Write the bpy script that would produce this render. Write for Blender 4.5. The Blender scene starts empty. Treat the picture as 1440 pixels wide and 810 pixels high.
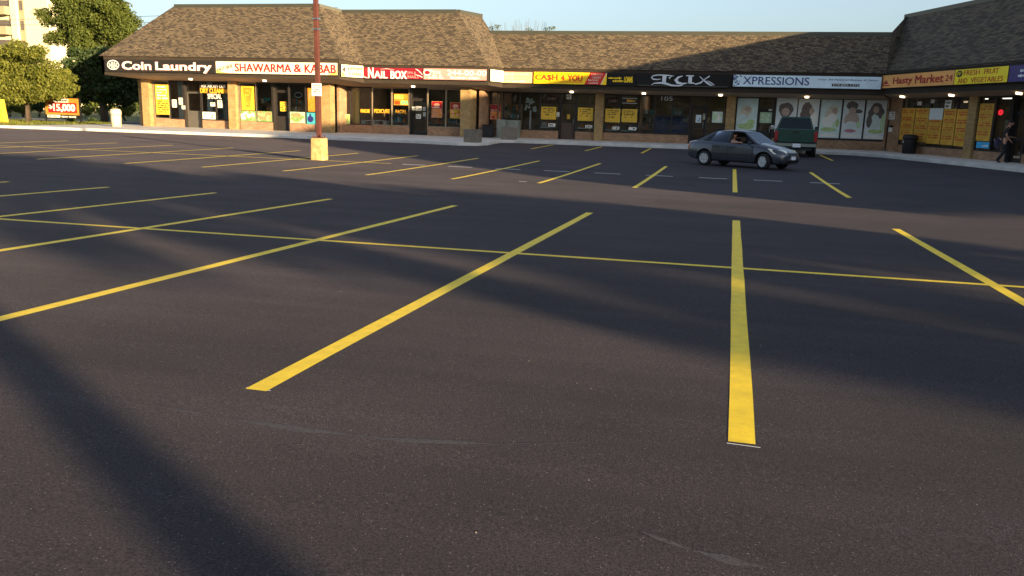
import bpy, bmesh, math, random
from mathutils import Vector, Matrix
import numpy as np
R_ = math.radians
scn = bpy.context.scene
col = scn.collection
rnd = random.Random(7)

# ------------------------------------------------------------------ camera
CAM = Vector((0, 0, 1.75)); YAW, PITCH, ROLL, F = .2508, .2083, .0282, 1173.7
def cam_axes():
    cy, sy, cp, sp, cr, sr = math.cos(YAW), math.sin(YAW), math.cos(PITCH), math.sin(PITCH), math.cos(ROLL), math.sin(ROLL)
    fwd = Vector((-sy, cy, 0)); right = Vector((cy, sy, 0)); up = Vector((0, 0, 1))
    f2 = fwd*cp-up*sp; u2 = up*cp+fwd*sp
    return right*cr+u2*sr, u2*cr-right*sr, f2
AR, AU, AF = cam_axes()
cd = bpy.data.cameras.new('camera'); cam = bpy.data.objects.new('camera', cd); col.objects.link(cam)
m = Matrix((AR, AU, -AF)).transposed().to_4x4(); m.translation = CAM; cam.matrix_world = m
cd.sensor_width = 36; cd.lens = 36*F/1440; cd.clip_end = 3000; cd.clip_start = .05
scn.camera = cam
def ray(x, y): return AF+AR*((x-720)/F)-AU*((y-405)/F)
def gz(X, Y):
    t = .1285-.0208*(Y-15)+.0044*X; k = .05
    v = k*math.log1p(math.exp(t/k)) if t/k < 30 else t
    return min(v, .62)
def atY(x, y, Y):
    d = ray(x, y); return CAM+d*(Y/d.y)
def gp(x, y, dz=0.):
    d = ray(x, y); lo, hi = .5, 400.
    for i in range(60):
        mm = (lo+hi)/2; p = CAM+d*mm
        if p.z-gz(p.x, p.y)-dz > 0: lo = mm
        else: hi = mm
    return CAM+d*lo

# ------------------------------------------------------------------ materials
def lin(r, g, b):
    f = lambda c: (c/255/12.92) if c/255 <= .04045 else ((c/255+.055)/1.055)**2.4
    return (f(r), f(g), f(b), 1)
def newmat(name):
    m = bpy.data.materials.new(name); m.use_nodes = True
    nt = m.node_tree; b = nt.nodes['Principled BSDF']
    return m, nt, b
def N(nt, t, **kw):
    n = nt.nodes.new(t)
    for k, v in kw.items():
        if k in n.inputs: n.inputs[k].default_value = v
        else: setattr(n, k, v)
    return n
def mat(name, c, rough=.7, metal=0., var=.12, scale=3., bump=0., bscale=40., emis=0., coat=0.):
    m, nt, b = newmat(name)
    c = tuple(c)+(1,) if len(c) == 3 else c
    b.inputs['Roughness'].default_value = rough; b.inputs['Metallic'].default_value = metal
    if coat: b.inputs['Coat Weight'].default_value = coat; b.inputs['Coat Roughness'].default_value = .06
    tc = N(nt, 'ShaderNodeTexCoord')
    if var:
        no = N(nt, 'ShaderNodeTexNoise', Scale=scale, Detail=6., Roughness=.65)
        nt.links.new(tc.outputs['Object'], no.inputs['Vector'])
        mr = N(nt, 'ShaderNodeMapRange'); mr.inputs[1].default_value = .3; mr.inputs[2].default_value = .7
        mr.inputs[3].default_value = 1-var; mr.inputs[4].default_value = 1+var
        nt.links.new(no.outputs['Fac'], mr.inputs[0])
        mx = N(nt, 'ShaderNodeVectorMath', operation='SCALE'); mx.inputs[0].default_value = c[:3]
        nt.links.new(mr.outputs[0], mx.inputs['Scale']); nt.links.new(mx.outputs[0], b.inputs['Base Color'])
    else: b.inputs['Base Color'].default_value = c
    if bump:
        n2 = N(nt, 'ShaderNodeTexNoise', Scale=bscale, Detail=4.)
        nt.links.new(tc.outputs['Object'], n2.inputs['Vector'])
        bp = N(nt, 'ShaderNodeBump', Strength=bump, Distance=.02)
        nt.links.new(n2.outputs['Fac'], bp.inputs['Height']); nt.links.new(bp.outputs[0], b.inputs['Normal'])
    if emis:
        b.inputs['Emission Color'].default_value = c; b.inputs['Emission Strength'].default_value = emis
    return m
def asphalt():
    m, nt, b = newmat('asphalt'); L = nt.links.new
    tc = N(nt, 'ShaderNodeTexCoord')
    n1 = N(nt, 'ShaderNodeTexNoise', Scale=95., Detail=5., Roughness=.9); L(tc.outputs['Object'], n1.inputs['Vector'])
    n2 = N(nt, 'ShaderNodeTexNoise', Scale=.35, Detail=6., Roughness=.6); L(tc.outputs['Object'], n2.inputs['Vector'])
    v = N(nt, 'ShaderNodeTexVoronoi', Scale=130.); L(tc.outputs['Object'], v.inputs['Vector'])
    mp = N(nt, 'ShaderNodeMapping'); mp.inputs['Scale'].default_value = (.12, 1.6, 1); mp.inputs['Rotation'].default_value = (0, 0, .05)
    L(tc.outputs['Object'], mp.inputs['Vector'])
    n3 = N(nt, 'ShaderNodeTexNoise', Scale=1.3, Detail=5., Roughness=.6); L(mp.outputs[0], n3.inputs['Vector'])
    r = N(nt, 'ShaderNodeValToRGB'); e = r.color_ramp.elements
    e[0].position = .41; e[0].color = (.010, .009, .0115, 1); e[1].position = .61; e[1].color = (.061, .051, .062, 1)
    L(n1.outputs['Fac'], r.inputs[0])
    def rng(src, a, bb, c, d):
        q = N(nt, 'ShaderNodeMapRange'); q.inputs[1].default_value = a; q.inputs[2].default_value = bb; q.inputs[3].default_value = c; q.inputs[4].default_value = d
        L(src, q.inputs[0]); return q.outputs[0]
    a1 = rng(n2.outputs['Fac'], .3, .7, .72, 1.28); a2 = rng(n3.outputs['Fac'], .3, .7, .78, 1.22)  # streaky tone in the colour partly imitates streaks of leaf shadow
    mu = N(nt, 'ShaderNodeMath', operation='MULTIPLY'); L(a1, mu.inputs[0]); L(a2, mu.inputs[1])
    s = N(nt, 'ShaderNodeVectorMath', operation='SCALE'); L(r.outputs[0], s.inputs[0]); L(mu.outputs[0], s.inputs['Scale'])
    # rare pale stones
    wn = N(nt, 'ShaderNodeTexWhiteNoise'); L(v.outputs['Position'] if 'Position' in v.outputs else v.outputs[0], wn.inputs['Vector'])
    th = N(nt, 'ShaderNodeMath', operation='GREATER_THAN'); th.inputs[1].default_value = .972; L(wn.outputs['Value'], th.inputs[0])
    dd = N(nt, 'ShaderNodeMath', operation='LESS_THAN'); dd.inputs[1].default_value = .3; L(v.outputs['Distance'], dd.inputs[0])
    mm = N(nt, 'ShaderNodeMath', operation='MULTIPLY'); L(th.outputs[0], mm.inputs[0]); L(dd.outputs[0], mm.inputs[1])
    mx = N(nt, 'ShaderNodeMix', data_type='RGBA'); L(mm.outputs[0], mx.inputs[0]); L(s.outputs[0], mx.inputs[6]); mx.inputs[7].default_value = (.2, .19, .18, 1)
    L(mx.outputs[2], b.inputs['Base Color'])
    b.inputs['Diffuse Roughness'].default_value = 1.; b.inputs['Roughness'].default_value = .88; b.inputs['Specular IOR Level'].default_value = .3
    n4 = N(nt, 'ShaderNodeTexNoise', Scale=210., Detail=3., Roughness=.6); L(tc.outputs['Object'], n4.inputs['Vector'])
    bp = N(nt, 'ShaderNodeBump', Strength=1., Distance=.0085); L(n4.outputs['Fac'], bp.inputs['Height']); L(bp.outputs[0], b.inputs['Normal'])
    return m
def bricks(name, c1, c2, mortar, bw=.21, bh=.075, ms=.012, scale=1., zs=1., bump=.4, jitter=0., rough=.85, nv=.3):
    m, nt, b = newmat(name); L = nt.links.new
    tc = N(nt, 'ShaderNodeTexCoord'); sp = N(nt, 'ShaderNodeSeparateXYZ'); L(tc.outputs['Object'], sp.inputs[0])
    ad = N(nt, 'ShaderNodeMath', operation='ADD'); L(sp.outputs[0], ad.inputs[0]); L(sp.outputs[1], ad.inputs[1])
    mz = N(nt, 'ShaderNodeMath', operation='MULTIPLY'); L(sp.outputs[2], mz.inputs[0]); mz.inputs[1].default_value = zs
    cb = N(nt, 'ShaderNodeCombineXYZ'); L(ad.outputs[0], cb.inputs[0]); L(mz.outputs[0], cb.inputs[1])
    vec = cb.outputs[0]
    if jitter:
        nj = N(nt, 'ShaderNodeTexNoise', Scale=5., Detail=3.); L(cb.outputs[0], nj.inputs['Vector'])
        sc_ = N(nt, 'ShaderNodeVectorMath', operation='SCALE'); L(nj.outputs['Color'], sc_.inputs[0]); sc_.inputs['Scale'].default_value = jitter
        av = N(nt, 'ShaderNodeVectorMath', operation='ADD'); L(cb.outputs[0], av.inputs[0]); L(sc_.outputs[0], av.inputs[1]); vec = av.outputs[0]
    br = N(nt, 'ShaderNodeTexBrick'); L(vec, br.inputs['Vector'])
    br.inputs['Scale'].default_value = scale; br.inputs['Brick Width'].default_value = bw; br.inputs['Row Height'].default_value = bh
    br.inputs['Mortar Size'].default_value = ms; br.inputs['Mortar Smooth'].default_value = .3
    br.inputs['Color1'].default_value = c1; br.inputs['Color2'].default_value = c2; br.inputs['Mortar'].default_value = mortar
    no = N(nt, 'ShaderNodeTexNoise', Scale=1.7, Detail=8., Roughness=.7); L(tc.outputs['Object'], no.inputs['Vector'])
    mr = N(nt, 'ShaderNodeMapRange'); mr.inputs[1].default_value = .3; mr.inputs[2].default_value = .7; mr.inputs[3].default_value = 1-nv; mr.inputs[4].default_value = 1+nv
    L(no.outputs['Fac'], mr.inputs[0])
    s = N(nt, 'ShaderNodeVectorMath', operation='SCALE'); L(br.outputs['Color'], s.inputs[0]); L(mr.outputs[0], s.inputs['Scale'])
    L(s.outputs[0], b.inputs['Base Color']); b.inputs['Roughness'].default_value = rough
    iv = N(nt, 'ShaderNodeMath', operation='SUBTRACT'); iv.inputs[0].default_value = 1.; L(br.outputs['Fac'], iv.inputs[1])
    bp = N(nt, 'ShaderNodeBump', Strength=bump, Distance=.02); L(iv.outputs[0], bp.inputs['Height']); L(bp.outputs[0], b.inputs['Normal'])
    return m
def glass(name, tint=(.75, .8, .8), mn=.06, gc=(.9, .92, .95)):
    m, nt, b = newmat(name); L = nt.links.new
    nt.nodes.remove(b); out = nt.nodes['Material Output']
    t = N(nt, 'ShaderNodeBsdfTransparent'); t.inputs[0].default_value = tint+(1,)
    g = N(nt, 'ShaderNodeBsdfGlossy'); g.inputs['Roughness'].default_value = .02; g.inputs[0].default_value = gc+(1,)
    fr = N(nt, 'ShaderNodeFresnel', IOR=1.5)
    ad = N(nt, 'ShaderNodeMath', operation='ADD'); L(fr.outputs[0], ad.inputs[0]); ad.inputs[1].default_value = mn
    tc = N(nt, 'ShaderNodeTexCoord'); n = N(nt, 'ShaderNodeTexNoise', Scale=.8, Detail=2.); L(tc.outputs['Object'], n.inputs['Vector'])
    bp = N(nt, 'ShaderNodeBump', Strength=.04, Distance=.05); L(n.outputs['Fac'], bp.inputs['Height']); L(bp.outputs[0], g.inputs['Normal'])
    mx = N(nt, 'ShaderNodeMixShader'); L(ad.outputs[0], mx.inputs[0]); L(t.outputs[0], mx.inputs[1]); L(g.outputs[0], mx.inputs[2])
    L(mx.outputs[0], out.inputs[0]); return m
def leafmat(name, a, b_, trans=.35):
    m, nt, b = newmat(name); L = nt.links.new
    g = N(nt, 'ShaderNodeNewGeometry'); tc = N(nt, 'ShaderNodeTexCoord')
    n = N(nt, 'ShaderNodeTexNoise', Scale=.9, Detail=3.); L(tc.outputs['Object'], n.inputs['Vector'])
    ad = N(nt, 'ShaderNodeMath', operation='ADD'); L(g.outputs['Random Per Island'], ad.inputs[0]); L(n.outputs['Fac'], ad.inputs[1])
    mr = N(nt, 'ShaderNodeMapRange'); mr.inputs[1].default_value = .3; mr.inputs[2].default_value = 1.7; L(ad.outputs[0], mr.inputs[0])
    mx = N(nt, 'ShaderNodeMix', data_type='RGBA'); L(mr.outputs[0], mx.inputs[0]); mx.inputs[6].default_value = a+(1,); mx.inputs[7].default_value = b_+(1,)
    L(mx.outputs[2], b.inputs['Base Color']); b.inputs['Roughness'].default_value = .6; b.inputs['Specular IOR Level'].default_value = .25
    tr = N(nt, 'ShaderNodeBsdfTranslucent'); L(mx.outputs[2], tr.inputs[0])
    ms = N(nt, 'ShaderNodeMixShader'); ms.inputs[0].default_value = trans
    L(b.outputs[0], ms.inputs[1]); L(tr.outputs[0], ms.inputs[2]); L(ms.outputs[0], nt.nodes['Material Output'].inputs[0])
    return m

M = {}
M['asphalt'] = asphalt()
M['yellow_paint'] = mat('yellow_paint', (.88, .62, .01), .6, var=.14, scale=9, bump=.3, bscale=160)
_nt = M['yellow_paint'].node_tree; _b = _nt.nodes['Principled BSDF']; _src = _b.inputs['Base Color'].links[0].from_socket
_tc = N(_nt, 'ShaderNodeTexCoord'); _n = N(_nt, 'ShaderNodeTexNoise', Scale=75., Detail=6., Roughness=.8); _nt.links.new(_tc.outputs['Object'], _n.inputs['Vector'])
_r = N(_nt, 'ShaderNodeMapRange'); _r.inputs[1].default_value = .66; _r.inputs[2].default_value = .74; _nt.links.new(_n.outputs['Fac'], _r.inputs[0])
_m = N(_nt, 'ShaderNodeMix', data_type='RGBA'); _nt.links.new(_r.outputs[0], _m.inputs[0]); _nt.links.new(_src, _m.inputs[6]); _m.inputs[7].default_value = (.06, .05, .04, 1); _nt.links.new(_m.outputs[2], _b.inputs['Base Color'])
M['white_chalk'] = mat('white_chalk', (.8, .78, .74), .8, var=.2, scale=20)
M['scuff'] = mat('scuff', (.058, .052, .055), .9, var=.6, scale=60)
M['concrete'] = mat('concrete', (.60, .57, .52), .85, var=.2, scale=1.5, bump=.2, bscale=60)
M['grass'] = mat('grass', (.075, .105, .02), .9, var=.5, scale=2.5, bump=.6, bscale=30)
M['road'] = mat('road', (.13, .13, .135), .9, var=.15)
M['brick'] = bricks('brick', lin(172, 134, 100), lin(148, 108, 82), lin(150, 126, 100))
M['pillar_brick'] = bricks('pillar_brick', lin(168, 138, 88), lin(150, 119, 74), lin(154, 130, 92))
M['shingle'] = bricks('shingle', lin(114, 99, 77), lin(57, 48, 38), lin(28, 24, 20), bw=.21, bh=.10, ms=.012, zs=1.35, bump=.35, jitter=.05, rough=.95, nv=.14)
M['fascia'] = mat('fascia', lin(50, 41, 31), .9, var=.2, scale=1.2)
M['dark_fascia'] = mat('dark_fascia', lin(30, 25, 22), .9, var=.15)
M['soffit'] = mat('soffit', lin(150, 128, 104), .8, var=.1)
M['coping'] = mat('coping', lin(70, 70, 60), .5, .3, var=.1)
M['alu'] = mat('aluminium', lin(70, 62, 54), .6, .1, var=.1)
M['dark_alu'] = mat('dark_aluminium', lin(36, 31, 28), .65, 0., var=.1)
M['tan_alu'] = mat('tan_aluminium', lin(150, 135, 110), .45, .3, var=.1)
M['pane'] = glass('window_glass', (.74, .78, .78), .03)
M['screen_glass'] = glass('screen_glass', (.3, .34, .38), .03, (.8, .88, 1.))
M['car_glass'] = glass('car_glass', (.22, .25, .28), .0, (.42, .47, .55))
M['interior'] = mat('interior_wall', lin(78, 69, 58), .9, var=.5, scale=.9)
M['int_floor'] = mat('interior_floor', lin(92, 84, 74), .6, var=.15)
M['steel_door'] = mat('steel_door', lin(104, 100, 92), .45, .4, var=.1)
M['brown_door'] = mat('brown_door', lin(78, 60, 50), .6, var=.12)
M['black'] = mat('black', lin(22, 22, 22), .5, var=.1)
M['white'] = mat('white', lin(232, 228, 218), .5, var=.05)
M['cream'] = mat('cream', lin(236, 226, 196), .45, var=.14, scale=1.4)
M['yellowed'] = mat('yellowed_plastic', lin(232, 200, 96), .45, var=.15, scale=2)
M['red'] = mat('red', lin(172, 24, 34), .45, var=.08)
M['deep_red'] = mat('deep_red', lin(134, 22, 38), .45, var=.14, scale=1.4)
M['pinkish'] = mat('pinkish', lin(214, 148, 138), .45, var=.14, scale=1.4)
M['peach'] = mat('peach', lin(236, 176, 138), .45, var=.14, scale=1.4)
M['sign_yellow'] = mat('sign_yellow', lin(250, 205, 10), .45, var=.14, scale=1.4)
M['fruit_yellow'] = mat('fruit_yellow', lin(255, 228, 20), .45, var=.14, scale=1.4)
M['sign_red'] = mat('sign_red', lin(212, 40, 30), .45, var=.05)
M['orange_red'] = mat('orange_red', lin(214, 66, 16), .45, var=.05)
M['sign_black'] = mat('sign_black', lin(20, 18, 17), .9, var=.15)
M['silver'] = mat('silver_letters', lin(212, 216, 222), .4, .1, var=.06)
M['pale_blue'] = mat('pale_blue', lin(214, 232, 240), .4, var=.14, scale=1.4)
M['navy'] = mat('navy', lin(38, 40, 110), .5, var=.05)
M['hasty_orange'] = mat('hasty_orange', lin(250, 178, 96), .45, var=.14, scale=1.4)
M['dark_blue'] = mat('dark_blue', lin(34, 30, 112), .45, var=.08)
M['poster_yellow'] = mat('poster_yellow', lin(220, 178, 52), .55, var=.08)
M['amber'] = mat('amber_poster', lin(238, 176, 48), .55, var=.12, scale=2)
M['market_amber'] = mat('market_amber', lin(204, 156, 52), .6, var=.25, scale=2.5)
M['ink'] = mat('ink', lin(60, 44, 30), .6, var=.1)
M['red_ink'] = mat('red_ink', lin(186, 60, 34), .6, var=.1)
M['paper'] = mat('paper', lin(226, 224, 214), .7, var=.05)
M['green_print'] = mat('green_print', lin(120, 150, 84), .6, var=.5, scale=6)
M['teal_print'] = mat('teal_print', lin(66, 160, 172), .6, var=.2, scale=4)
M['lime_print'] = mat('lime_print', lin(172, 192, 128), .6, var=.35, scale=5)
M['pale_green'] = mat('pale_green', lin(186, 214, 168), .6, var=.12)
M['pale_teal'] = mat('pale_teal', lin(204, 220, 214), .6, var=.14, scale=2)
M['pale_grey'] = mat('pale_grey', lin(214, 220, 218), .6, var=.08, scale=2)
M['food_print'] = mat('food_print', lin(196, 132, 92), .6, var=.5, scale=9)
M['kebab_print'] = mat('kebab_print', lin(206, 130, 36), .6, var=.35, scale=5)
M['brown_hair'] = mat('printed_brown', lin(104, 94, 88), .6, var=.3, scale=6)
M['skin_print'] = mat('printed_skin', lin(188, 162, 146), .6, var=.15)
M['fair_hair'] = mat('printed_fair_hair', lin(206, 196, 172), .6, var=.25, scale=7)
M['pink_print'] = mat('pink_print', lin(190, 128, 134), .6, var=.25)
M['cyan_print'] = mat('cyan_print', lin(60, 170, 220), .6, var=.2, scale=6)
M['curtain'] = mat('curtain', lin(216, 204, 142), .8, var=.1)
M['neon_red'] = mat('neon_red', lin(255, 40, 60), .5, var=0, emis=.45)
M['neon_green'] = mat('neon_green', lin(60, 230, 110), .5, var=0, emis=.5)
M['neon_yellow'] = mat('neon_yellow', lin(240, 230, 80), .5, var=0, emis=.4)
M['lamp'] = mat('lamp_lit', (1, .78, .48), .5, var=0, emis=1.5)
M['market_tube'] = mat('market_tube_lit', (1, .93, .8), .5, var=0, emis=.9)
M['hidden_fill'] = mat('hidden_fill_glow', (1, .93, .8), .5, var=0, emis=5.5)  # added glow that lifts the dark shop interiors, kept out of view
M['rust'] = mat('rust_paint', lin(82, 42, 33), .7, var=.25, scale=5, bump=.2)
M['old_concrete'] = mat('old_concrete', lin(172, 150, 100), .9, var=.45, scale=6, bump=.6, bscale=25)
M['aggregate'] = mat('aggregate', lin(120, 110, 98), .95, var=.6, scale=22, bump=.8, bscale=45)
M['bin_cream'] = mat('bin_cream', lin(222, 206, 166), .7, var=.12, scale=4)
M['meter_grey'] = mat('meter_grey', lin(128, 132, 120), .55, var=.1)
M['bark'] = mat('bark', (.09, .065, .045), .95, var=.4, scale=8, bump=.8, bscale=20)
M['apartment'] = mat('apartment', lin(212, 200, 168), .8, var=.06)
M['balcony'] = mat('balcony', lin(160, 142, 112), .8, var=.1)
M['far_window'] = mat('far_window', lin(90, 84, 78), .25, var=.2)
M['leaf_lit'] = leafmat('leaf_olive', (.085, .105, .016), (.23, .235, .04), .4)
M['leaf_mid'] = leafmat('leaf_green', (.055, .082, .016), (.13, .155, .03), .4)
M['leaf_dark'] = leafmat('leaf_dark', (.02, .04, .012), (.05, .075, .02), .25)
M['twig'] = mat('twig', (.12, .10, .08), .9, var=.2)
M['car_paint'] = mat('car_paint', lin(62, 66, 75), .28, .35, var=.04, coat=1.)
M['truck_paint'] = mat('truck_paint', lin(8, 62, 46), .4, 0., var=.08, coat=.3)
M['plastic'] = mat('black_plastic', lin(30, 31, 33), .6, var=.1)
M['rubber'] = mat('rubber', lin(24, 24, 25), .85, var=.15)
M['alloy'] = mat('alloy', lin(200, 202, 206), .3, .6, var=.05)
M['chrome'] = mat('chrome', lin(225, 225, 225), .15, 1., var=.03)
M['tail_red'] = mat('tail_red', lin(150, 16, 26), .25, var=.1, coat=1.)
M['head_lens'] = mat('head_lens', lin(240, 236, 214), .12, .1, var=.1, scale=10, coat=1.)
M['plate'] = mat('plate', lin(226, 230, 236), .4, var=.05)
M['skin'] = mat('skin', lin(190, 138, 110), .55, var=.06)
M['dark_shirt'] = mat('dark_shirt', lin(30, 28, 32), .85, var=.15)
M['dark_denim'] = mat('dark_denim', lin(34, 36, 44), .9, var=.2)
M['pale_sleeve'] = mat('pale_sleeve', lin(190, 170, 160), .8, var=.1)
M['hair'] = mat('hair', lin(30, 22, 18), .7, var=.2)
M['shoe'] = mat('shoe', lin(26, 25, 26), .6, var=.1)

# ------------------------------------------------------------------ mesh helpers
class Frame:
    def __init__(s, ox, oy, ux=1., uy=0.):
        l = math.hypot(ux, uy); s.o = (ox, oy); s.u = (ux/l, uy/l); s.w = (uy/l, -ux/l)
    def P(s, u, w, z):
        return Vector((s.o[0]+u*s.u[0]+w*s.w[0], s.o[1]+u*s.u[1]+w*s.w[1], z))
    def at(s, x, y, w=0.):
        d = ray(x, y); n = Vector((s.w[0], s.w[1], 0)); p0 = s.P(0, w, 0)
        p = CAM+d*(((p0-CAM).dot(n))/d.dot(n))
        return (p.x-s.o[0])*s.u[0]+(p.y-s.o[1])*s.u[1], p.z
    def U(s, x, y=155, w=0.): return s.at(x, y, w)[0]
W0F = Frame(0, 0)            # plain world frame: u = X, w = -Y
class MB:
    def __init__(s): s.v = []; s.f = []; s.m = []; s.sm = []
    def add(s, vs, fs, mi=0, smooth=False):
        o = len(s.v); s.v += [tuple(v) for v in vs]
        for f in fs: s.f.append(tuple(i+o for i in f)); s.m.append(mi); s.sm.append(smooth)
        return s
    def quad(s, a, b, c, d, mi=0): return s.add([a, b, c, d], [(0, 1, 2, 3)], mi)
    def poly(s, pts, mi=0): return s.add(pts, [tuple(range(len(pts)))], mi)
    def hexa(s, p, mi=0):   # 8 points: bottom 4, top 4
        return s.add(p, [(0, 3, 2, 1), (4, 5, 6, 7), (0, 1, 5, 4), (1, 2, 6, 5), (2, 3, 7, 6), (3, 0, 4, 7)], mi)
    def fbox(s, fr, u0, u1, w0, w1, z0, z1, mi=0):
        P = fr.P
        return s.hexa([P(u0, w0, z0), P(u1, w0, z0), P(u1, w1, z0), P(u0, w1, z0), P(u0, w0, z1), P(u1, w0, z1), P(u1, w1, z1), P(u0, w1, z1)], mi)
    def box(s, x0, x1, y0, y1, z0, z1, mi=0):
        return s.hexa([(x0, y0, z0), (x1, y0, z0), (x1, y1, z0), (x0, y1, z0), (x0, y0, z1), (x1, y0, z1), (x1, y1, z1), (x0, y1, z1)], mi)
    def prism(s, bottom, top, mi=0, smooth=False):
        n = len(bottom)
        return s.add(list(bottom)+list(top), [tuple(range(n))[::-1], tuple(range(n, 2*n))]+[(i, (i+1) % n, n+(i+1) % n, n+i) for i in range(n)], mi, smooth)
    def fpoly(s, fr, pts, w0, w1, mi=0):   # flat outline in the frame, given thickness
        return s.prism([fr.P(u, w0, z) for u, z in pts], [fr.P(u, w1, z) for u, z in pts], mi)
    def ellipse(s, fr, u, z, ru, rz, w0, w1, mi=0, n=20, a0=0, a1=2*math.pi):
        return s.fpoly(fr, [(u+ru*math.cos(a0+(a1-a0)*i/n), z+rz*math.sin(a0+(a1-a0)*i/n)) for i in range(n)], w0, w1, mi)
    def tube(s, path, rad, n=8, mi=0, cap=True):
        path = [Vector(p) for p in path]; rr = rad if isinstance(rad, (list, tuple)) else [rad]*len(path)
        o = len(s.v); ref = Vector((0, 0, 1))
        for i, p in enumerate(path):
            d = (path[min(i+1, len(path)-1)]-path[max(i-1, 0)]).normalized()
            a = d.cross(ref if abs(d.z) < .95 else Vector((1, 0, 0))).normalized(); b = d.cross(a)
            for k in range(n):
                t = 2*math.pi*k/n; s.v.append(tuple(p+a*(rr[i]*math.cos(t))+b*(rr[i]*math.sin(t))))
        for i in range(len(path)-1):
            for k in range(n):
                s.f.append((o+i*n+k, o+i*n+(k+1) % n, o+(i+1)*n+(k+1) % n, o+(i+1)*n+k)); s.m.append(mi); s.sm.append(True)
        if cap:
            s.f.append(tuple(o+k for k in range(n))); s.m.append(mi); s.sm.append(False)
            e = o+(len(path)-1)*n; s.f.append(tuple(e+k for k in range(n))); s.m.append(mi); s.sm.append(False)
        return s
    def lathe(s, prof, c, axis='z', n=20, mi=0, cap=True):   # prof: (radius, height)
        o = len(s.v); c = Vector(c)
        for r, h in prof:
            for k in range(n):
                t = 2*math.pi*k/n; a, b = r*math.cos(t), r*math.sin(t)
                s.v.append(tuple(c+(Vector((a, b, h)) if axis == 'z' else Vector((a, h, b)))))
        for i in range(len(prof)-1):
            for k in range(n):
                s.f.append((o+i*n+k, o+i*n+(k+1) % n, o+(i+1)*n+(k+1) % n, o+(i+1)*n+k)); s.m.append(mi); s.sm.append(True)
        for i in ((0, len(prof)-1) if cap else ()):
            if prof[i][0] > 1e-4: s.f.append(tuple(o+i*n+k for k in range(n))); s.m.append(mi); s.sm.append(False)
        return s
    def text(s, fr, body, u0, u1, z0, z1, w, mi=0, bold=.0, depth=.012, shear=0., rise=0., space=1.):
        vs, fs = text_mesh(body, 0., shear, space)
        xs = [v[0] for v in vs]; ys = [v[1] for v in vs]; x0, x1, y0, y1 = min(xs), max(xs), min(ys), max(ys)
        bo = bold*.9*(z1-z0)
        for k, dx in enumerate((0,) if bold < .008 else (-1, 0, 1)):
            for q, dz in enumerate((0,) if bold < .03 else (-.5, .5)):
                out = []
                for v in vs:
                    a = (v[0]-x0)/(x1-x0); b = (v[1]-y0)/(y1-y0)
                    out.append(fr.P(u0+bo+a*(u1-u0-2*bo)+dx*bo, w+((depth+.0007*(k*2+q)) if v[2] > 0 else .0003*(k*2+q)), z0+b*(z1-z0)+rise*a+dz*bo))
                s.add(out, fs, mi)
        return s
    def scribble(s, fr, u0, u1, z0, z1, w, rows, mi=0, seed=1, fill=.7, depth=.004):
        r = random.Random(seed); h = (z1-z0)/rows
        for k in range(rows):
            u = u0+r.random()*.08*(u1-u0); zc = z0+(k+.5)*h
            end = u1-r.random()*.2*(u1-u0)
            while u < end:
                l = h*(.3+r.random()*.35)
                if r.random() < fill:
                    hh = h*(.18+.16*r.random()); s.fbox(fr, u, min(u+l, u1), w, w+depth, zc-hh, zc+hh*(.7+.5*r.random()), mi)
                u += l*1.25
        return s
    def build(s, name, mats, parent=None, origin=None, bevel=0., normals=True, world=True):
        me = bpy.data.meshes.new(name); off = Vector((0, 0, 0))
        if parent is not None and world: off = root_loc(parent)
        if origin is not None: off = off+(Vector(origin)-off if parent is None else Vector((0, 0, 0)))
        vs = [(v[0]-off.x, v[1]-off.y, v[2]-off.z) for v in s.v] if off.length > 0 else s.v
        me.from_pydata(vs, [], s.f)
        mats = mats if isinstance(mats, (list, tuple)) else [mats]
        for mm in mats: me.materials.append(M[mm] if isinstance(mm, str) else mm)
        for p, mi, sm in zip(me.polygons, s.m, s.sm): p.material_index = mi; p.use_smooth = sm
        if normals or bevel:
            bm = bmesh.new(); bm.from_mesh(me)
            if bevel:
                bmesh.ops.remove_doubles(bm, verts=bm.verts, dist=1e-5)
                ed = [e for e in bm.edges if len(e.link_faces) == 2 and e.calc_face_angle(0) > .5]
                bmesh.ops.bevel(bm, geom=ed, offset=bevel, segments=2, affect='EDGES', profile=.6)
            if normals: bmesh.ops.recalc_face_normals(bm, faces=bm.faces)
            bm.to_mesh(me); bm.free()
        me.update()
        o = bpy.data.objects.new(name, me); col.objects.link(o)
        if parent is not None: o.parent = parent
        elif origin is not None: o.location = origin
        return o
def root_loc(o):
    v = Vector((0, 0, 0))
    while o is not None: v = v+o.location; o = o.parent
    return v
_tc = {}
def text_mesh(body, bold, shear, space):
    k = (body, bold, shear, space)
    if k in _tc: return _tc[k]
    cu = bpy.data.curves.new('t', 'FONT'); cu.body = body; cu.size = 1; cu.offset = bold; cu.extrude = .05; cu.shear = shear; cu.space_character = space
    cu.resolution_u = 3
    ob = bpy.data.objects.new('t', cu); col.objects.link(ob)
    dg = bpy.context.evaluated_depsgraph_get(); ev = ob.evaluated_get(dg); me = ev.to_mesh()
    vs = [tuple(v.co) for v in me.vertices]; fs = [tuple(p.vertices) for p in me.polygons]
    ev.to_mesh_clear(); bpy.data.objects.remove(ob); bpy.data.curves.remove(cu)
    _tc[k] = (vs, fs); return _tc[k]
def tag(o, label, cat, group=None):
    o['label'] = label; o['category'] = cat
    if group: o['group'] = group
    return o
def empty(name, loc, label, cat, group=None, rz=0.):
    o = bpy.data.objects.new(name, None); o.location = loc; o.rotation_euler = (0, 0, rz); o.empty_display_size = .2
    col.objects.link(o); return tag(o, label, cat, group)
def struct(o): o['kind'] = 'structure'; return o

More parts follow.
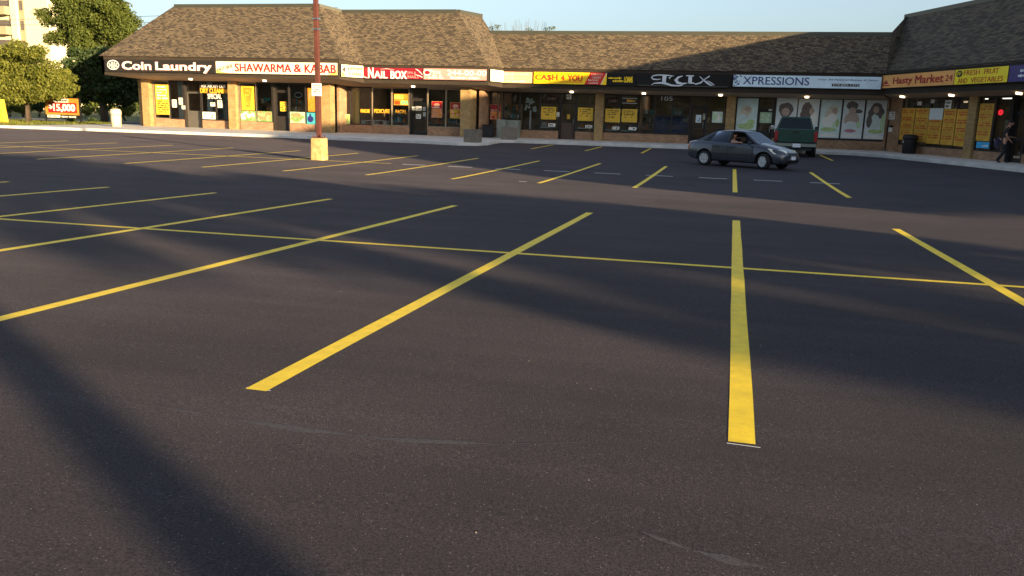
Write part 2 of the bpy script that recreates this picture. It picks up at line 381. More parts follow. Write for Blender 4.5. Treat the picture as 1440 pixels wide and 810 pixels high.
# ------------------------------------------------------------------ ground
KERB = [(-95, 38.6), (-60, 39.6), (-41, 40.2), (-32, 40.9), (-22.3, 41.6), (-16, 41.2), (-13.4, 40.5), (-12.5, 40.9), (-12.3, 42.2), (-12.6, 44.5), (-12.7, 46.2), (-12.0, 46.9),
        (-9, 46.9), (-2.6, 47.1), (4.2, 47.3), (6.0, 47.1), (7.2, 45.8), (8.2, 43.4), (9.4, 40.3), (10.6, 36.8), (22.0, 3.6), (24.5, -4.)]
def grid(xs, ys, dz):
    mb = MB(); nx = len(xs)
    vs = [(x, y, gz(x, y)+dz) for y in ys for x in xs]
    fs = [(j*nx+i, j*nx+i+1, (j+1)*nx+i+1, (j+1)*nx+i) for j in range(len(ys)-1) for i in range(nx-1)]
    mb.add(vs, fs, 0, True); return mb
xs = [-900, -500, -300, -200, -150, -120]+list(range(-100, 62, 3))+[80, 120, 200, 400, 900]
ys = [-900, -400, -200, -120]+list(range(-80, 62, 2))+[70, 90, 120, 200, 400, 900]
struct(grid(xs, ys, -.06).build('ground', 'grass', normals=False))
xs = [-95+i*1.9 for i in range(83)]; ys = [-58+i*.9 for i in range(119)]
struct(grid(xs, ys, 0).build('parking_lot', 'asphalt', normals=False))
# pavement slab with a real kerb step (0.15 m), split in three runs
mb = MB()
def slab(mb, front, back, z=.15, mi=0):
    pts = front+back; mb.prism([(x, y, -.1) for x, y in pts], [(x, y, z) for x, y in pts], mi)
k1 = [p for p in KERB if -41.1 <= p[0] <= -12.0 and p[1] < 47]
slab(mb, k1[:-1]+[(-12.0, 46.9)], [(-12.0, 62), (-37.6, 62), (-37.6, 56), (-41, 56)])
i0 = KERB.index((-12.0, 46.9))
slab(mb, KERB[i0:], [(44, -4.), (44, 62), (-12.0, 62)])
struct(mb.build('pavement', 'concrete', bevel=.02))
mb = MB()
slab(mb, [(-95, 38.6), (-60, 39.6), (-41, 40.2)], [(-41, 40.75), (-60, 40.15), (-95, 39.15)], .15)
struct(mb.build('kerb', 'concrete', bevel=.02))
mb = MB(); slab(mb, [(-95, 39.15), (-60, 40.15), (-41, 40.75)], [(-41, 53), (-60, 53), (-95, 53)], .13)
struct(mb.build('lawn', 'grass'))
mb = MB(); mb.box(-140, -46, 53.2, 60.5, -.1, .06); struct(mb.build('road', 'road'))
# painted lines
def pline(x0, y0, x1, y1, wd=.115, m_='yellow_paint', name='parking_line', dz=.0007):
    mb = MB(); d = Vector((x1-x0, y1-y0)); L = d.length; d /= L; n = Vector((-d.y, d.x))*wd/2; k = max(1, int(L/.7)); vs = []
    for i in range(k+1):
        for sgn in (1, -1):
            jt = (rnd.random()-.5)*.010
            x = x0+d.x*L*i/k+n.x*sgn+jt*n.x/wd; y = y0+d.y*L*i/k+n.y*sgn; vs.append((x, y, gz(x, y)+dz+(.0004 if m_ == 'yellow_paint' and abs(d.y) > .5 else 0)))
    mb.add(vs, [(2*i, 2*i+1, 2*i+3, 2*i+2) for i in range(k)]); return struct(mb.build(name, m_, normals=False))
for k in range(-6, 3):
    pline(.14+2.345*k, 3.54+rnd.uniform(-.03, .03), .14+2.345*k, 13.65)
pline(-24, 8.66, 8.5, 8.62, .10, dz=.0018)
fx = [-27.6, -25.1, -22.45, -19.6, -16.6, -14.1, -11.62, -9.22, -6.86, -4.6, -2.24, .11, 2.62]
for k, x in enumerate(fx): pline(x+(.02), 20.25, x, 30.3)
pline(-40, 25.4, -10.6, 25.25, .10, dz=.0018)
for k in range(9): x = -10.2+k*1.55; pline(x, 25.22, x+.8, 25.2, .095, 'white_chalk', 'chalk_line')
pline(-5.15, 20.5, -4.95, 20.5, .06, 'white_chalk', 'chalk_line')
for x0, x1 in ((-9.5, -9.7), (-6.85, -6.95), (-4.15, -4.3), (1.6, 1.6), (4.35, 4.35)): pline(x0, 40.1, x1, 46.2)
for k in range(2): x = .14-2.345*k; pline(x-.065, 3.542, x+.075, 3.534, .007, 'white_chalk', 'chalk_line')
pline(-4.0, 6.65, -3.65, 6.85, .02, 'scuff', 'chalk_line')
# faint tyre scuffs curving across the foreground
def scuff(pix, wd):
    P = [gp(*p) for p in pix]; mb = MB(); vs = []
    Q = []
    for i in range(len(P)-1):
        for t in range(6): Q.append(P[i].lerp(P[i+1], t/6))
    for i, p in enumerate(Q):
        d = (Q[min(i+1, len(Q)-1)]-Q[max(i-1, 0)]); d = Vector((d.x, d.y)).normalized(); n = Vector((-d.y, d.x))*wd*(.3+.25*math.sin(i*.7)+.2*rnd.random())*math.sin(math.pi*(i+.3)/(len(Q)-.4))
        vs += [(p.x+n.x, p.y+n.y, gz(p.x+n.x, p.y+n.y)+.0012), (p.x-n.x, p.y-n.y, gz(p.x-n.x, p.y-n.y)+.0012)]
    mb.add(vs, [(2*i, 2*i+1, 2*i+3, 2*i+2) for i in range(len(Q)-1) ]); struct(mb.build('tyre_mark', 'scuff', normals=False))
scuff([(215, 571), (300, 585), (420, 604), (560, 619), (700, 625), (860, 621)], .045)
scuff([(900, 747), (960, 770), (1040, 792), (1120, 806)], .04)

r = random.Random(77); mb = MB()
for k in range(170):
    y = 1.5+r.random()**1.6*38; x = r.uniform(-.62, .42)*y+r.uniform(-1, 1); q = r.uniform(.002, .005)*(1+y*.04); z = gz(x, y); n_ = 5
    ring = [(x+q*math.cos(t*1.257+r.random())*r.uniform(.6, 1.2), y+q*math.sin(t*1.257)*r.uniform(.6, 1.2), z-.002) for t in range(n_)]
    mb.add(ring+[(x, y, z+q*r.uniform(.5, .9))], [(t, (t+1) % n_, n_) for t in range(n_)])
o = mb.build('grit', mat('grit', lin(170, 160, 146), .9, var=.4, scale=3), origin=(0, 12, .2), normals=False); tag(o, 'loose pale grit scattered over the fresh asphalt', 'grit'); o['kind'] = 'stuff'
mb = MB()
for k in range(16): x = -40+k*1.8; mb.box(x, x+.02, 41.9, 48., .1495, .1512)
for k in range(10): x = -11+k*1.8; mb.box(x, x+.02, 47.5, 51.5, .1495, .1512)
mb.box(-40, -13.5, 44.8, 44.83, .1495, .1511)
struct(mb.build('pavement_joint', 'ink'))

# ------------------------------------------------------------------ plaza building
YA, YB, YC = 48.4, 50.0, 51.9
FA, FB, FC = Frame(0, YA), Frame(0, YB), Frame(0, YC)
EA, EB, EC = Frame(0, 46.3), Frame(0, 47.9), Frame(0, 49.9)
RU = (.326, -.946)
FR = Frame(10.1, 46.9, *RU); ER = Frame(9.2, 45.4, *RU)
Z0 = .15
plaza = empty('plaza_building', (-12, 50, 0), 'long single storey brick shopping plaza with brown shingle mansard roofs', 'building')
def sec(fr, head, items, sill=.65, y=155):
    """items: list of (kind, px0, px1[, opts])"""
    for it in items:
        kind, p0, p1 = it[:3]; o = it[3] if len(it) > 3 else {}
        u0, u1 = fr.U(p0, y), fr.U(p1, y)
        if kind in 'wW':
            MB().fbox(fr, u0, u1, -.22, .0, Z0-.1, sill).build('wall', 'brick', plaza)
            fm = MB(); t = .045
            z1 = head
            fm.fbox(fr, u0, u0+t, -.10, .012, sill, z1); fm.fbox(fr, u1-t, u1, -.10, .012, sill, z1)
            fm.fbox(fr, u0+t, u1-t, -.10, .010, sill, sill+.06); fm.fbox(fr, u0+t, u1-t, -.10, .010, z1-.08, z1)
            if o.get('bar'): fm.fbox(fr, u0+t, u1-t, -.09, .008, o['bar'], o['bar']+.04)
            f = fm.build('window', o.get('m', 'dark_alu'), plaza)
            MB().quad(fr.P(u0+t, -.05, sill+.06), fr.P(u1-t, -.05, sill+.06), fr.P(u1-t, -.05, z1-.08), fr.P(u0+t, -.05, z1-.08)).build('pane', 'pane', f, normals=False)
        elif kind == 'd':
            zt = o.get('zt', 2.35); t = .07; rec = o.get('rec', .25); lf = o.get('m', 'dark_alu')
            fm = MB(); fm.fbox(fr, u0, u0+t, -rec-.06, .01, Z0, head); fm.fbox(fr, u1-t, u1, -rec-.06, .01, Z0, head)
            fm.fbox(fr, u0+t, u1-t, -rec-.05, -rec+.05, zt, zt+.07); fm.fbox(fr, u0+t, u1-t, -rec-.05, -rec+.05, head-.06, head)
            d = fm.build('door', o.get('fm', 'dark_alu'), plaza)
            lm = MB(); a, b = u0+t, u1-t; s_ = .085; mid = o.get('mid', 1.1)
            lm.fbox(fr, a, a+s_, -rec-.03, -rec+.02, Z0, zt); lm.fbox(fr, b-s_, b, -rec-.03, -rec+.02, Z0, zt)
            lm.fbox(fr, a+s_, b-s_, -rec-.03, -rec+.02, zt-.09, zt); lm.fbox(fr, a+s_, b-s_, -rec-.03, -rec+.02, Z0, Z0+.2)
            if o.get('kick'): lm.fbox(fr, a+s_, b-s_, -rec-.028, -rec+.015, Z0+.2, mid)
            lm.fbox(fr, a+s_, b-s_, -rec-.03, -rec+.022, mid, mid+.1)
            lm.build('leaf', lf, d)
            zb = mid+.1 if o.get('kick') else Z0+.2
            MB().quad(fr.P(a+s_, -rec, zb), fr.P(b-s_, -rec, zb), fr.P(b-s_, -rec, zt-.09), fr.P(a+s_, -rec, zt-.09)).build('pane', 'pane', d, normals=False)
            MB().quad(fr.P(a, -rec, zt+.07), fr.P(b, -rec, zt+.07), fr.P(b, -rec, head-.06), fr.P(a, -rec, head-.06)).build('transom', 'pane', d, normals=False)
            hm = MB(); hm.tube([fr.P(b-s_*1.2, -rec+.02, mid), fr.P(b-s_*1.2, -rec+.09, mid), fr.P(b-s_*1.2, -rec+.09, mid+.35), fr.P(b-s_*1.2, -rec+.02, mid+.35)], .014, 6)
            hm.build('handle', 'alloy', d)
        elif kind == 'p':
            pr = o.get('w', .38)
            pm = MB(); pm.fbox(fr, u0, u1, -.24, pr, Z0-.1, head+.06); pm.build('pillar', o.get('m', 'pillar_brick'), plaza)
        elif kind == 's':   # plain solid panel
            pm = MB(); pm.fbox(fr, u0, u1, -.2, o.get('w', .02), Z0-.1, head+.04); pm.build('wall', o.get('m', 'brick'), plaza)
sec(FA, 3.12, [('p', 206, 216), ('w', 217, 239, {'m': 'tan_alu'}), ('w', 239, 259), ('d', 259.5, 283.5, {'m': 'steel_door', 'kick': 1, 'mid': 1.12, 'zt': 2.42}), ('w', 284, 304), ('w', 304, 326),
               ('p', 326, 336.5), ('w', 337.5, 361, {'m': 'tan_alu'}), ('w', 361, 383.5), ('d', 384, 407, {'zt': 2.6, 'kick': 1, 'mid': .95}), ('w', 407, 430), ('w', 430, 454), ('p', 454, 468.5)])
sec(FB, 3.02, [('w', 470, 480.5), ('w', 480.5, 493), ('w', 493, 523), ('w', 523, 551, {'m': 'tan_alu'}), ('w', 551, 575.5, {'m': 'tan_alu'}), ('d', 576, 601, {'zt': 2.32}), ('w', 601, 627, {'m': 'tan_alu'}), ('w', 627, 653, {'m': 'tan_alu'}),
               ('p', 654, 668, {'w': .95})])
sec(FC, 2.95, [('s', 668, 676, {'m': 'interior'}), ('d', 676, 690, {'zt': 2.3}), ('w', 690, 708), ('w', 708, 731, {'sill': .3}), ('w', 731, 759), ('w', 759, 786), ('d', 787, 810, {'zt': 2.3, 'm': 'brown_door', 'fm': 'dark_alu', 'kick': 1, 'mid': 1.05}), ('w', 810, 838),
               ('p', 838, 849.5), ('w', 849.5, 872), ('w', 872, 896), ('w', 896, 920), ('w', 920, 945, {'bar': 1.75}), ('w', 945, 970, {'bar': 1.75}), ('d', 971, 994, {'zt': 2.28}), ('w', 994, 1021),
               ('p', 1021.5, 1034), ('w', 1035, 1066), ('d', 1066, 1089, {'zt': 2.22, 'kick': 1, 'mid': .95}), ('w', 1089, 1120), ('w', 1120, 1152), ('w', 1152, 1183), ('w', 1183, 1215), ('w', 1215, 1246.5), ('s', 1246.5, 1250)])
sec(FR, 3.05, [('p', 1250.5, 1266, {'w': .03, 'm': 'brick'}), ('w', 1266.5, 1286), ('w', 1286, 1305), ('w', 1305, 1324.5), ('w', 1324.5, 1343), ('w', 1343, 1361.5), ('p', 1362, 1373.5, {'w': .12}),
               ('w', 1374, 1396.5), ('w', 1396.5, 1419), ('d', 1420, 1443, {'zt': 2.3}), ('w', 1443, 1474), ('p', 1475, 1490)], sill=.55, y=175)
uR = FR.U(1490, 175)
wl = MB()
u = uR
for k in range(6):   # the rest of this wing runs on out of the frame
    wl.fbox(FR, u, u+5.2, -.22, 0, .05, .55); wl.fbox(FR, u+5.2, u+6.0, -.24, .3, .05, 3.1)
    f = MB().fbox(FR, u, u+.08, -.1, .01, .55, 3.05).fbox(FR, u+5.1, u+5.2, -.1, .01, .55, 3.05).fbox(FR, u+2.5, u+2.6, -.1, .01, .55, 3.05).build('window', 'dark_alu', plaza)
    MB().quad(FR.P(u+.08, -.05, .55), FR.P(u+5.1, -.05, .55), FR.P(u+5.1, -.05, 3.05), FR.P(u+.08, -.05, 3.05)).build('pane', 'pane', f, normals=False)
    u += 6.0
uEnd = u
wl.build('wall', 'brick', plaza)
# eaves line points
xA0 = EA.U(142, 79); xA1 = EA.U(477, 90); xB0 = EB.U(512, 92); xB1 = EB.U(687, 97); xC0 = EC.U(707.5, 98)
eC = (7.65, 49.9)                         # inner corner of the two eaves
uRc = ER.U(1241, 110)
def Ept(u, w, z): return ER.P(u, w, z)
ZE = dict(A=(4.50, 4.30, 3.33), B=(4.28, 4.14, 3.20), C=(4.32, 4.14, 3.14), R=(4.42, 4.24, 3.24))
rEnd = uEnd+.5
# path of the eaves seen from above (x, y, z_eave, z_bottom, soffit-inner point, z_inner)
back_y = 63.0
path = [((xA0, 62), 4.5, 3.33, (-37.45, 62), 3.12), ((xA0, 46.3), 4.5, 3.33, (-37.45, 48.4), 3.12), ((xA1, 46.3), 4.5, 3.33, (-24.0, 48.4), 3.12), ((xB0, 47.9), 4.28, 3.2, (-23.6, 50.), 3.02),
        ((xB1, 47.9), 4.28, 3.2, (-15.2, 50.), 3.02), ((xC0, 49.9), 4.32, 3.14, (-15.0, 51.9), 2.95), (eC, 4.32, 3.14, (8.38, 51.9), 2.95)]
pR0 = (ER.P(uRc, 0, 0).x, ER.P(uRc, 0, 0).y); pR1 = (ER.P(rEnd, 0, 0).x, ER.P(rEnd, 0, 0).y)
path2 = [(eC, 4.40, 3.22, (8.38, 51.9), 3.05), (pR1, 4.40, 3.22, tuple(FR.P(uEnd, 0, 0)[:2]), 3.05)]
fa = MB(); so = MB()
for pth in (path, path2):
    for (a, za, ba, ia, zia), (b, zb, bb, ib, zib) in zip(pth, pth[1:]):
        d = Vector((b[0]-a[0], b[1]-a[1])).normalized(); n = Vector((d.y, -d.x))*-1*.18
        fa.hexa([(a[0], a[1], ba), (b[0], b[1], bb), (b[0]+n.x, b[1]+n.y, bb), (a[0]+n.x, a[1]+n.y, ba), (a[0], a[1], za), (b[0], b[1], zb), (b[0]+n.x, b[1]+n.y, zb), (a[0]+n.x, a[1]+n.y, za)])
        so.quad((a[0], a[1], ba+.004), (b[0], b[1], bb+.004), (ib[0], ib[1], zib), (ia[0], ia[1], zia))
fa.build('fascia', 'fascia', plaza, normals=True); so.build('soffit', 'soffit', plaza)
# roofs
rA = 49.6; xRA0, xRA1 = EA.U(247, 7, -3.3), EA.U(447, 6, -3.3)
zRA, zRB, zRC, zRR = 7.94, 7.74, 6.60, 7.98
yRB = 51.0; xRB0, xRB1 = EB.U(480, 13, -3.1), EB.U(643, 15, -3.1)
yRC = 52.05; xRC0 = EC.U(690, 46, -2.15)
LIP = .10
def lip(p, z): return (p[0], p[1], z)
def roof(pts_list):
    mb = MB()
    for pts in pts_list: mb.poly(pts)
    return mb.build('roof', 'shingle', plaza)
A0 = (xA0-.1, 46.2, 4.47); A1 = (xA1+.06, 46.2, 4.47); rA0 = (xRA0, rA, zRA); rA1 = (xRA1, rA, zRA)
B0 = (xB0+.06, 47.8, 4.25); B1 = (xB1+.06, 47.8, 4.25); rB0 = (xRB0, yRB, zRB); rB1 = (xRB1, yRB, zRB)
C0 = (xC0+.06, 49.8, 4.29); rC0 = (xRC0, yRC, zRC); bk = (xRB1+.75, yRB+2.4, zRB)
# right wing ridge
dR = 3.6
def RP(u, z): p = ER.P(u, -dR, 0); return (p.x, p.y, z)
uK = ER.U(1276, 22, -dR)
C1 = (eC[0], eC[1]-.05, 4.31); vR = (8.0, yRC, zRC)
R0 = C1; R1 = tuple(ER.P(rEnd, .06, 4.38))
kR = RP(uK, zRR); eR = RP(rEnd-3.4, zRR)
roof([[A0, A1, rA1, rA0], [A0, rA0, (xRA0, bk[1], zRA), (xA0-.1, bk[1]+1, 4.47)]])
roof([[A1, B0, rB0, rA1]])
roof([[B0, B1, rB1, rB0]])
roof([[B1, C0, rC0], [B1, rC0, bk], [B1, bk, rB1]])
roof([[C0, C1, vR, rC0]])
roof([[R0, R1, eR, kR], [R0, kR, vR], [R1, tuple(ER.P(rEnd, -16, 4.38)), RP(rEnd-3.4, zRR)]])
# valley return of the right wing toward the back
roof([[vR, kR, (kR[0]+.6, kR[1]+6, zRR), (vR[0]+.6, vR[1]+6, zRC)]])
dk = MB()
dk.poly([(xRA0, rA+.05, zRA-.2), (xRA1, rA+.05, zRA-.2), (xRB0, yRB+.05, zRB-.2), (xRB0, bk[1], zRB-.2), (xRA0, bk[1], zRA-.2)])
dk.poly([(xRB0, yRB+.05, zRB-.2), (xRB1, yRB+.05, zRB-.2), (bk[0], bk[1], zRB-.2), (xRB0, bk[1], zRB-.2)]); dk.poly([(bk[0], bk[1], zRB-.2), (xRA0, bk[1], zRB-.2), (xRA0, bk[1], 4.5), (bk[0], bk[1], 4.5)]); dk.poly([(xA0, bk[1]+.02, 4.5), (xRC0, bk[1]+.02, 4.5), (xRC0, 62.6, 4.5), (xA0, 62.6, 4.5)])
dk.poly([(xRC0, yRC+.05, zRC-.12), (vR[0], yRC+.05, zRC-.12), (14, 62, zRC-.12), (xRC0, 62, zRC-.12)])
p1, p2 = ER.P(rEnd-3.4, -14, zRR-.12), ER.P(uK-2, -14, zRR-.12)
dk.poly([kR[:2]+(zRR-.12,), eR[:2]+(zRR-.12,), tuple(p1), tuple(p2)])
dk.build('flat_roof', 'coping', plaza)
cp = MB()
def cope(a, b, h=.23, t=.19):
    a = Vector(a); b = Vector(b); d = (b-a); d.z = 0; d.normalize(); n = Vector((d.y, -d.x, 0))*t
    up = Vector((0, 0, .03)); dn = Vector((0, 0, -h)); k = n*.2
    cp.hexa([a+dn+n, b+dn+n, b+dn-k, a+dn-k, a+up+n, b+up+n, b+up-k, a+up-k])
cope(rA0, rA1); cope(rA1, rB0, .2); cope(rB0, rB1); cope(rB1, bk, .2); cope(rC0, vR, .22); cope(kR, eR, .22)
cp.build('coping', 'coping', plaza)
# shell: back and side walls, party walls, ceilings, floors
sh = MB()
sh.box(-37.6, 30, 62.6, 62.9, -.1, 4.6)
sh.box(-37.5, -37.3, 48.7, 62.6, -.1, 4.4)
for x in (-24.2, -15.3): sh.box(x, x+.15, 50.3 if x > -20 else 49, 62.6, Z0, 3.6)
sh.fbox(FR, -6, uEnd, -14.2, -14., -.1, 6.6); sh.fbox(FR, uEnd-.2, uEnd, -14, -.3, -.1, 4.4)
for px in (1034, 900): sh.box(FC.U(px)-.05, FC.U(px)+.05, 52.2, 62.6, Z0, 3.4)
sh.box(21.5, 21.8, 50, 62.9, -.1, 5.5); sh.build('wall', 'brick', plaza)  # box at the right added unseen to block sun leaking into the shops
iw = MB()
iw.box(-37.3, -24.2, 54.5, 54.6, Z0, 3.4); iw.box(-24.0, -15.35, 56.5, 56.6, Z0, 3.4); iw.box(-15.1, 9.5, 57.5, 57.6, Z0, 3.4)
iw.box(-37.3, -24.2, 48.75, 54.5, 3.3, 3.36); iw.box(-24.0, -15.35, 50.35, 56.5, 3.2, 3.26); iw.box(-15.1, 9.4, 52.25, 57.5, 3.12, 3.18)
iw.fbox(FR, -5, uEnd, -6.1, -6., Z0, 3.4); iw.fbox(FR, -5.2, uEnd, -6., -.3, 3.2, 3.26)
iw.fbox(FR, -5.35, -5.2, -6.1, -.35, Z0, 3.6); iw.build('interior_wall', 'interior', plaza)
fl = MB(); fl.box(-37.3, -24.2, 48.75, 54.5, .1, .16); fl.box(-24.0, -15.35, 50.35, 56.5, .1, .16); fl.box(-15.1, 9.4, 52.25, 57.5, .1, .16); fl.build('interior_floor', 'int_floor', plaza)
# dark side pillar and recessed glass beside the laundry corner
pm = MB(); u0, u1 = FA.U(187, 145), FA.U(196, 145); pm.fbox(FA, u0, u1, -1.0, -.6, 0.05, 3.14); pm.build('pillar', 'pillar_brick', plaza)
f = MB().fbox(FA, u1, FA.U(206, 145), -.8, -.6, .05, .6).build('wall', 'brick', plaza)
f = MB().fbox(FA, u1, FA.U(206, 145), -.75, -.66, .6, .68).fbox(FA, u1, FA.U(206, 145), -.75, -.66, 2.9, 3.12).build('window', 'dark_alu', plaza)
MB().quad(FA.P(u1, -.7, .68), FA.P(FA.U(206, 145), -.7, .68), FA.P(FA.U(206, 145), -.7, 2.9), FA.P(u1, -.7, 2.9)).build('pane', 'pane', f, normals=False)
MB().fbox(FA, u1-.4, FA.U(206, 145)+.2, -3, -2.9, .1, 3.3).build('interior_wall', 'black', plaza)
# downpipes
for px, fr, zt in ((701, FC, 2.9), (337, FA, 3.1), (640, FB, .0)):
    if zt:
        p = fr.U(px, 155); mb = MB(); mb.tube([fr.P(p, .08, Z0), fr.P(p, .08, zt-.15), fr.P(p+.15, .2, zt)], .045, 8); mb.build('downpipe', 'tan_alu', plaza)
# soffit lamps
def soffit_lamp(fr, ef, px, py, zi, zo, dep):
    # on the sloping soffit half way in
    w = dep*.5; z = (zi+zo)/2-.03
    u, _ = fr.at(px, py, w)
    mb = MB(); n = 16; ring = []
    for k in range(n):
        a = 2*math.pi*k/n; du = .11*math.cos(a); dw = .13*math.sin(a); ring.append(fr.P(u+du, w+dw, z+dw*(zo-zi)/dep))
    mb.prism([p+Vector((0, 0, -.05)) for p in ring], [p+Vector((0, 0, .03)) for p in ring]); mb.build('lamp', 'lamp', plaza)
for px, py in ((268, 110), (372, 113)): soffit_lamp(FA, EA, px, py, 3.12, 3.33, 2.1)
soffit_lamp(FB, EB, 581, 120.5, 3.02, 3.2, 2.1)
for px, py in ((804, 128), (905.5, 130), (1013.5, 131.5), (1135, 133.6)): soffit_lamp(FC, EC, px, py, 2.95, 3.14, 2.)
for px, py in ((1269, 135), (1338, 133), (1433, 130)): soffit_lamp(FR, ER, px, py, 3.05, 3.22, 1.34)
# unseen glowing strips added on the shop ceilings to brighten the interiors
for fr, us, zc in ((FA, (-35, -32.5, -29.5, -26.5), 3.27), (FB, (-22.5, -20.5, -18, -16.2), 3.17), (FC, (-13, -11, -9, -7, -4.5, -2, 1, 3.5, 6), 3.09), (FR, (-2, 0, 2.2, 4.4), 3.17)):
    for u in us:
        mb = MB(); mb.fbox(fr, u-.6, u+.6, -3.2, -3.05, zc-.03, zc+.02); mb.build('lamp_and_fill_strip', 'hidden_fill', plaza)
for u in (.6, 2.6): MB().fbox(FR, u-.35, u+.35, -1.6, -1.45, 2.98, 3.02).build('lamp_and_fill_strip', 'market_tube', plaza)  # market tubes that show through the window

# ------------------------------------------------------------------ shop signs
def sign(fr, px0, px1, z0, z1, face, label, cat='sign', y=105, frame='dark_fascia', th=.14, name='shop_sign', group='shop signs along the plaza eaves', poly=None):
    u0, u1 = fr.U(px0, y), fr.U(px1, y)
    o = fr.P((u0+u1)/2, 0, z0)
    root = empty(name, o, label, cat, group)
    mb = MB(); mb.fbox(fr, u0, u1, .003, th, z0, z1); mb.build('cabinet', frame, root, bevel=.008)
    e = .03
    fm = MB().fbox(fr, u0+e, u1-e, th-.01, th+.006, z0+e, z1-e); fm.build('face', face, root)
    return root, u0, u1, z0, z1, th+.006
def letters(root, mb, mats): return mb.build('lettering', mats, root)
# coin laundry
rt, u0, u1, z0, z1, w = sign(EA, 149.5, 304, 3.52, 4.28, 'sign_black', 'black shop sign reading Coin Laundry in white letters at the left end', y=92)
L = lambda px: EA.U(px, 93)
mb = MB(); zc = 3.93
mb.text(EA, 'Coin', L(174), L(214.5), 3.68, 4.14, w, 0, .05)
mb.text(EA, 'Laundry', L(221), L(299), 3.54, 4.12, w, 0, .05)
letters(rt, mb, ['white'])
mb = MB(); uc = L(161.5)
mb.ellipse(EA, uc, zc, .44, .3, w, w+.008, 0, 28); mb.ellipse(EA, uc, zc, .37, .235, w+.008, w+.014, 1, 28)
for k, (a, h) in enumerate(((-.24, .12), (-.1, .2), (.0, .2), (.12, .2), (.24, .12))): mb.fbox(EA, uc+a-.025, uc+a+.025, w+.014, w+.02, zc-h, zc+h*.9, 0)
mb.fbox(EA, uc-.3, uc-.1, w+.014, w+.02, zc-.03, zc+.02, 0); mb.fbox(EA, uc+.05, uc+.3, w+.014, w+.02, zc-.1, zc-.05, 0)
mb.build('emblem', ['white', 'sign_black'], rt)
# thin pinkish outline round the letters is a second, larger and deeper text
mb = MB(); mb.text(EA, 'Coin', L(173.4), L(215.1), 3.66, 4.16, w-.008, 0, .075); mb.text(EA, 'Laundry', L(220.4), L(299.7), 3.52, 4.14, w-.008, 0, .075); mb.build('letter_outline', 'pinkish', rt)
# shawarma
rt, u0, u1, z0, z1, w = sign(EA, 305, 476.5, 3.52, 4.27, 'cream', 'cream shop sign reading Shawarma & Kabab in red letters', y=95)
mb = MB(); mb.text(EA, 'SHAWARMA', L(332), L(411.5), 3.66, 4.13, w, 0, .035); mb.text(EA, '&', L(415), L(425.5), 3.68, 4.13, w, 0, .035); mb.text(EA, 'KABAB', L(430), L(474), 3.66, 4.13, w, 0, .035)
letters(rt, mb, 'red')
mb = MB(); mb.text(EA, 'EAST SIDE', L(307.5), L(329), 3.63, 3.83, w, 0, .02, rise=.26); mb.build('small_lettering', 'ink', rt)
mb = MB(); mb.fpoly(EA, [(L(306), 3.55), (L(325), 3.55), (L(315), 3.6), (L(310), 3.68), (L(306), 3.75)], w, w+.003); mb.fpoly(EA, [(L(462), 3.55), (L(475.5), 3.55), (L(475.5), 4.2), (L(474.5), 3.75)], w, w+.003); mb.build('yellowed_patch', 'yellowed', rt)
# chamfer 1
c1 = Frame(xA1, 46.3, xB0-xA1, 47.9-46.3); lc1 = math.hypot(xB0-xA1, 1.6)
def chsign(fr, l, z0, z1, face, label):
    o = fr.P(l/2, 0, z0); root = empty('shop_sign', o, label, 'sign', 'shop signs along the plaza eaves')
    MB().fbox(fr, .04, l-.12, .003, .10, z0, z1).build('cabinet', 'dark_fascia', root); MB().fbox(fr, .07, l-.15, .09, .108, z0+.03, z1-.03).build('face', face, root)
    return root
rt = chsign(c1, lc1, 3.46, 4.2, 'cream', 'small angled cream sign with Shawarma & Kabab in dark letters beside the Nail Box sign')
mb = MB(); mb.text(c1, 'SHAWARMA', .5, lc1-.2, 3.88, 4.08, .108, 0, .03); mb.text(c1, '& KABAB', .6, lc1-.3, 3.58, 3.78, .108, 0, .03); letters(rt, mb, 'ink')
mb = MB(); mb.fpoly(c1, [(.12, 3.9), (.4, 4.1), (.3, 3.7)], .108, .112); mb.fpoly(c1, [(.08, 3.5), (.4, 3.5), (.1, 3.85)], .108, .112, 1); mb.build('emblem', ['ink', 'yellowed'], rt)
# nail box
L = lambda px: EB.U(px, 104)
rt, u0, u1, z0, z1, w = sign(EB, 512.5, 596, 3.44, 4.12, 'deep_red', 'dark red shop sign reading Nail Box in white letters', y=104)
mb = MB(); mb.text(EB, 'N', L(519), L(527), 3.49, 4.08, w, 0, .04); mb.text(EB, 'AIL', L(527.5), L(546.5), 3.49, 3.9, w, 0, .04); mb.text(EB, 'BOX', L(550.5), L(573.5), 3.47, 3.92, w, 0, .05)
letters(rt, mb, 'white')
mb = MB(); mb.text(EB, 'SPA &', L(575.5), L(586), 3.76, 3.9, w, 0, .01); mb.text(EB, 'NAILS', L(575.5), L(590), 3.52, 3.68, w, 0, .01); mb.fbox(EB, L(574.2), L(574.6), w, w+.004, 3.5, 3.92)
mb.build('small_lettering', 'pinkish', rt)
mb = MB()
def swoosh(pts, t): 
    for (a, b, c, d) in zip(pts[:-1], pts[1:], t[:-1], t[1:]): mb.fpoly(EB, [(a[0], a[1]-c), (b[0], b[1]-d), (b[0], b[1]+d), (a[0], a[1]+c)], w, w+.004)
swoosh([(L(585), 4.06), (L(589), 3.98), (L(593), 3.84), (L(595.5), 3.72)], [.005, .03, .035, .02]); swoosh([(L(584), 3.74), (L(590), 3.68), (L(595.5), 3.58)], [.005, .02, .03])
swoosh([(L(513.5), 3.56), (L(516), 3.5), (L(520), 3.475)], [.03, .02, .005]); swoosh([(L(536), 4.0), (L(545), 4.04), (L(556), 3.99)], [.005, .012, .004]); mb.build('swoosh', 'white', rt)
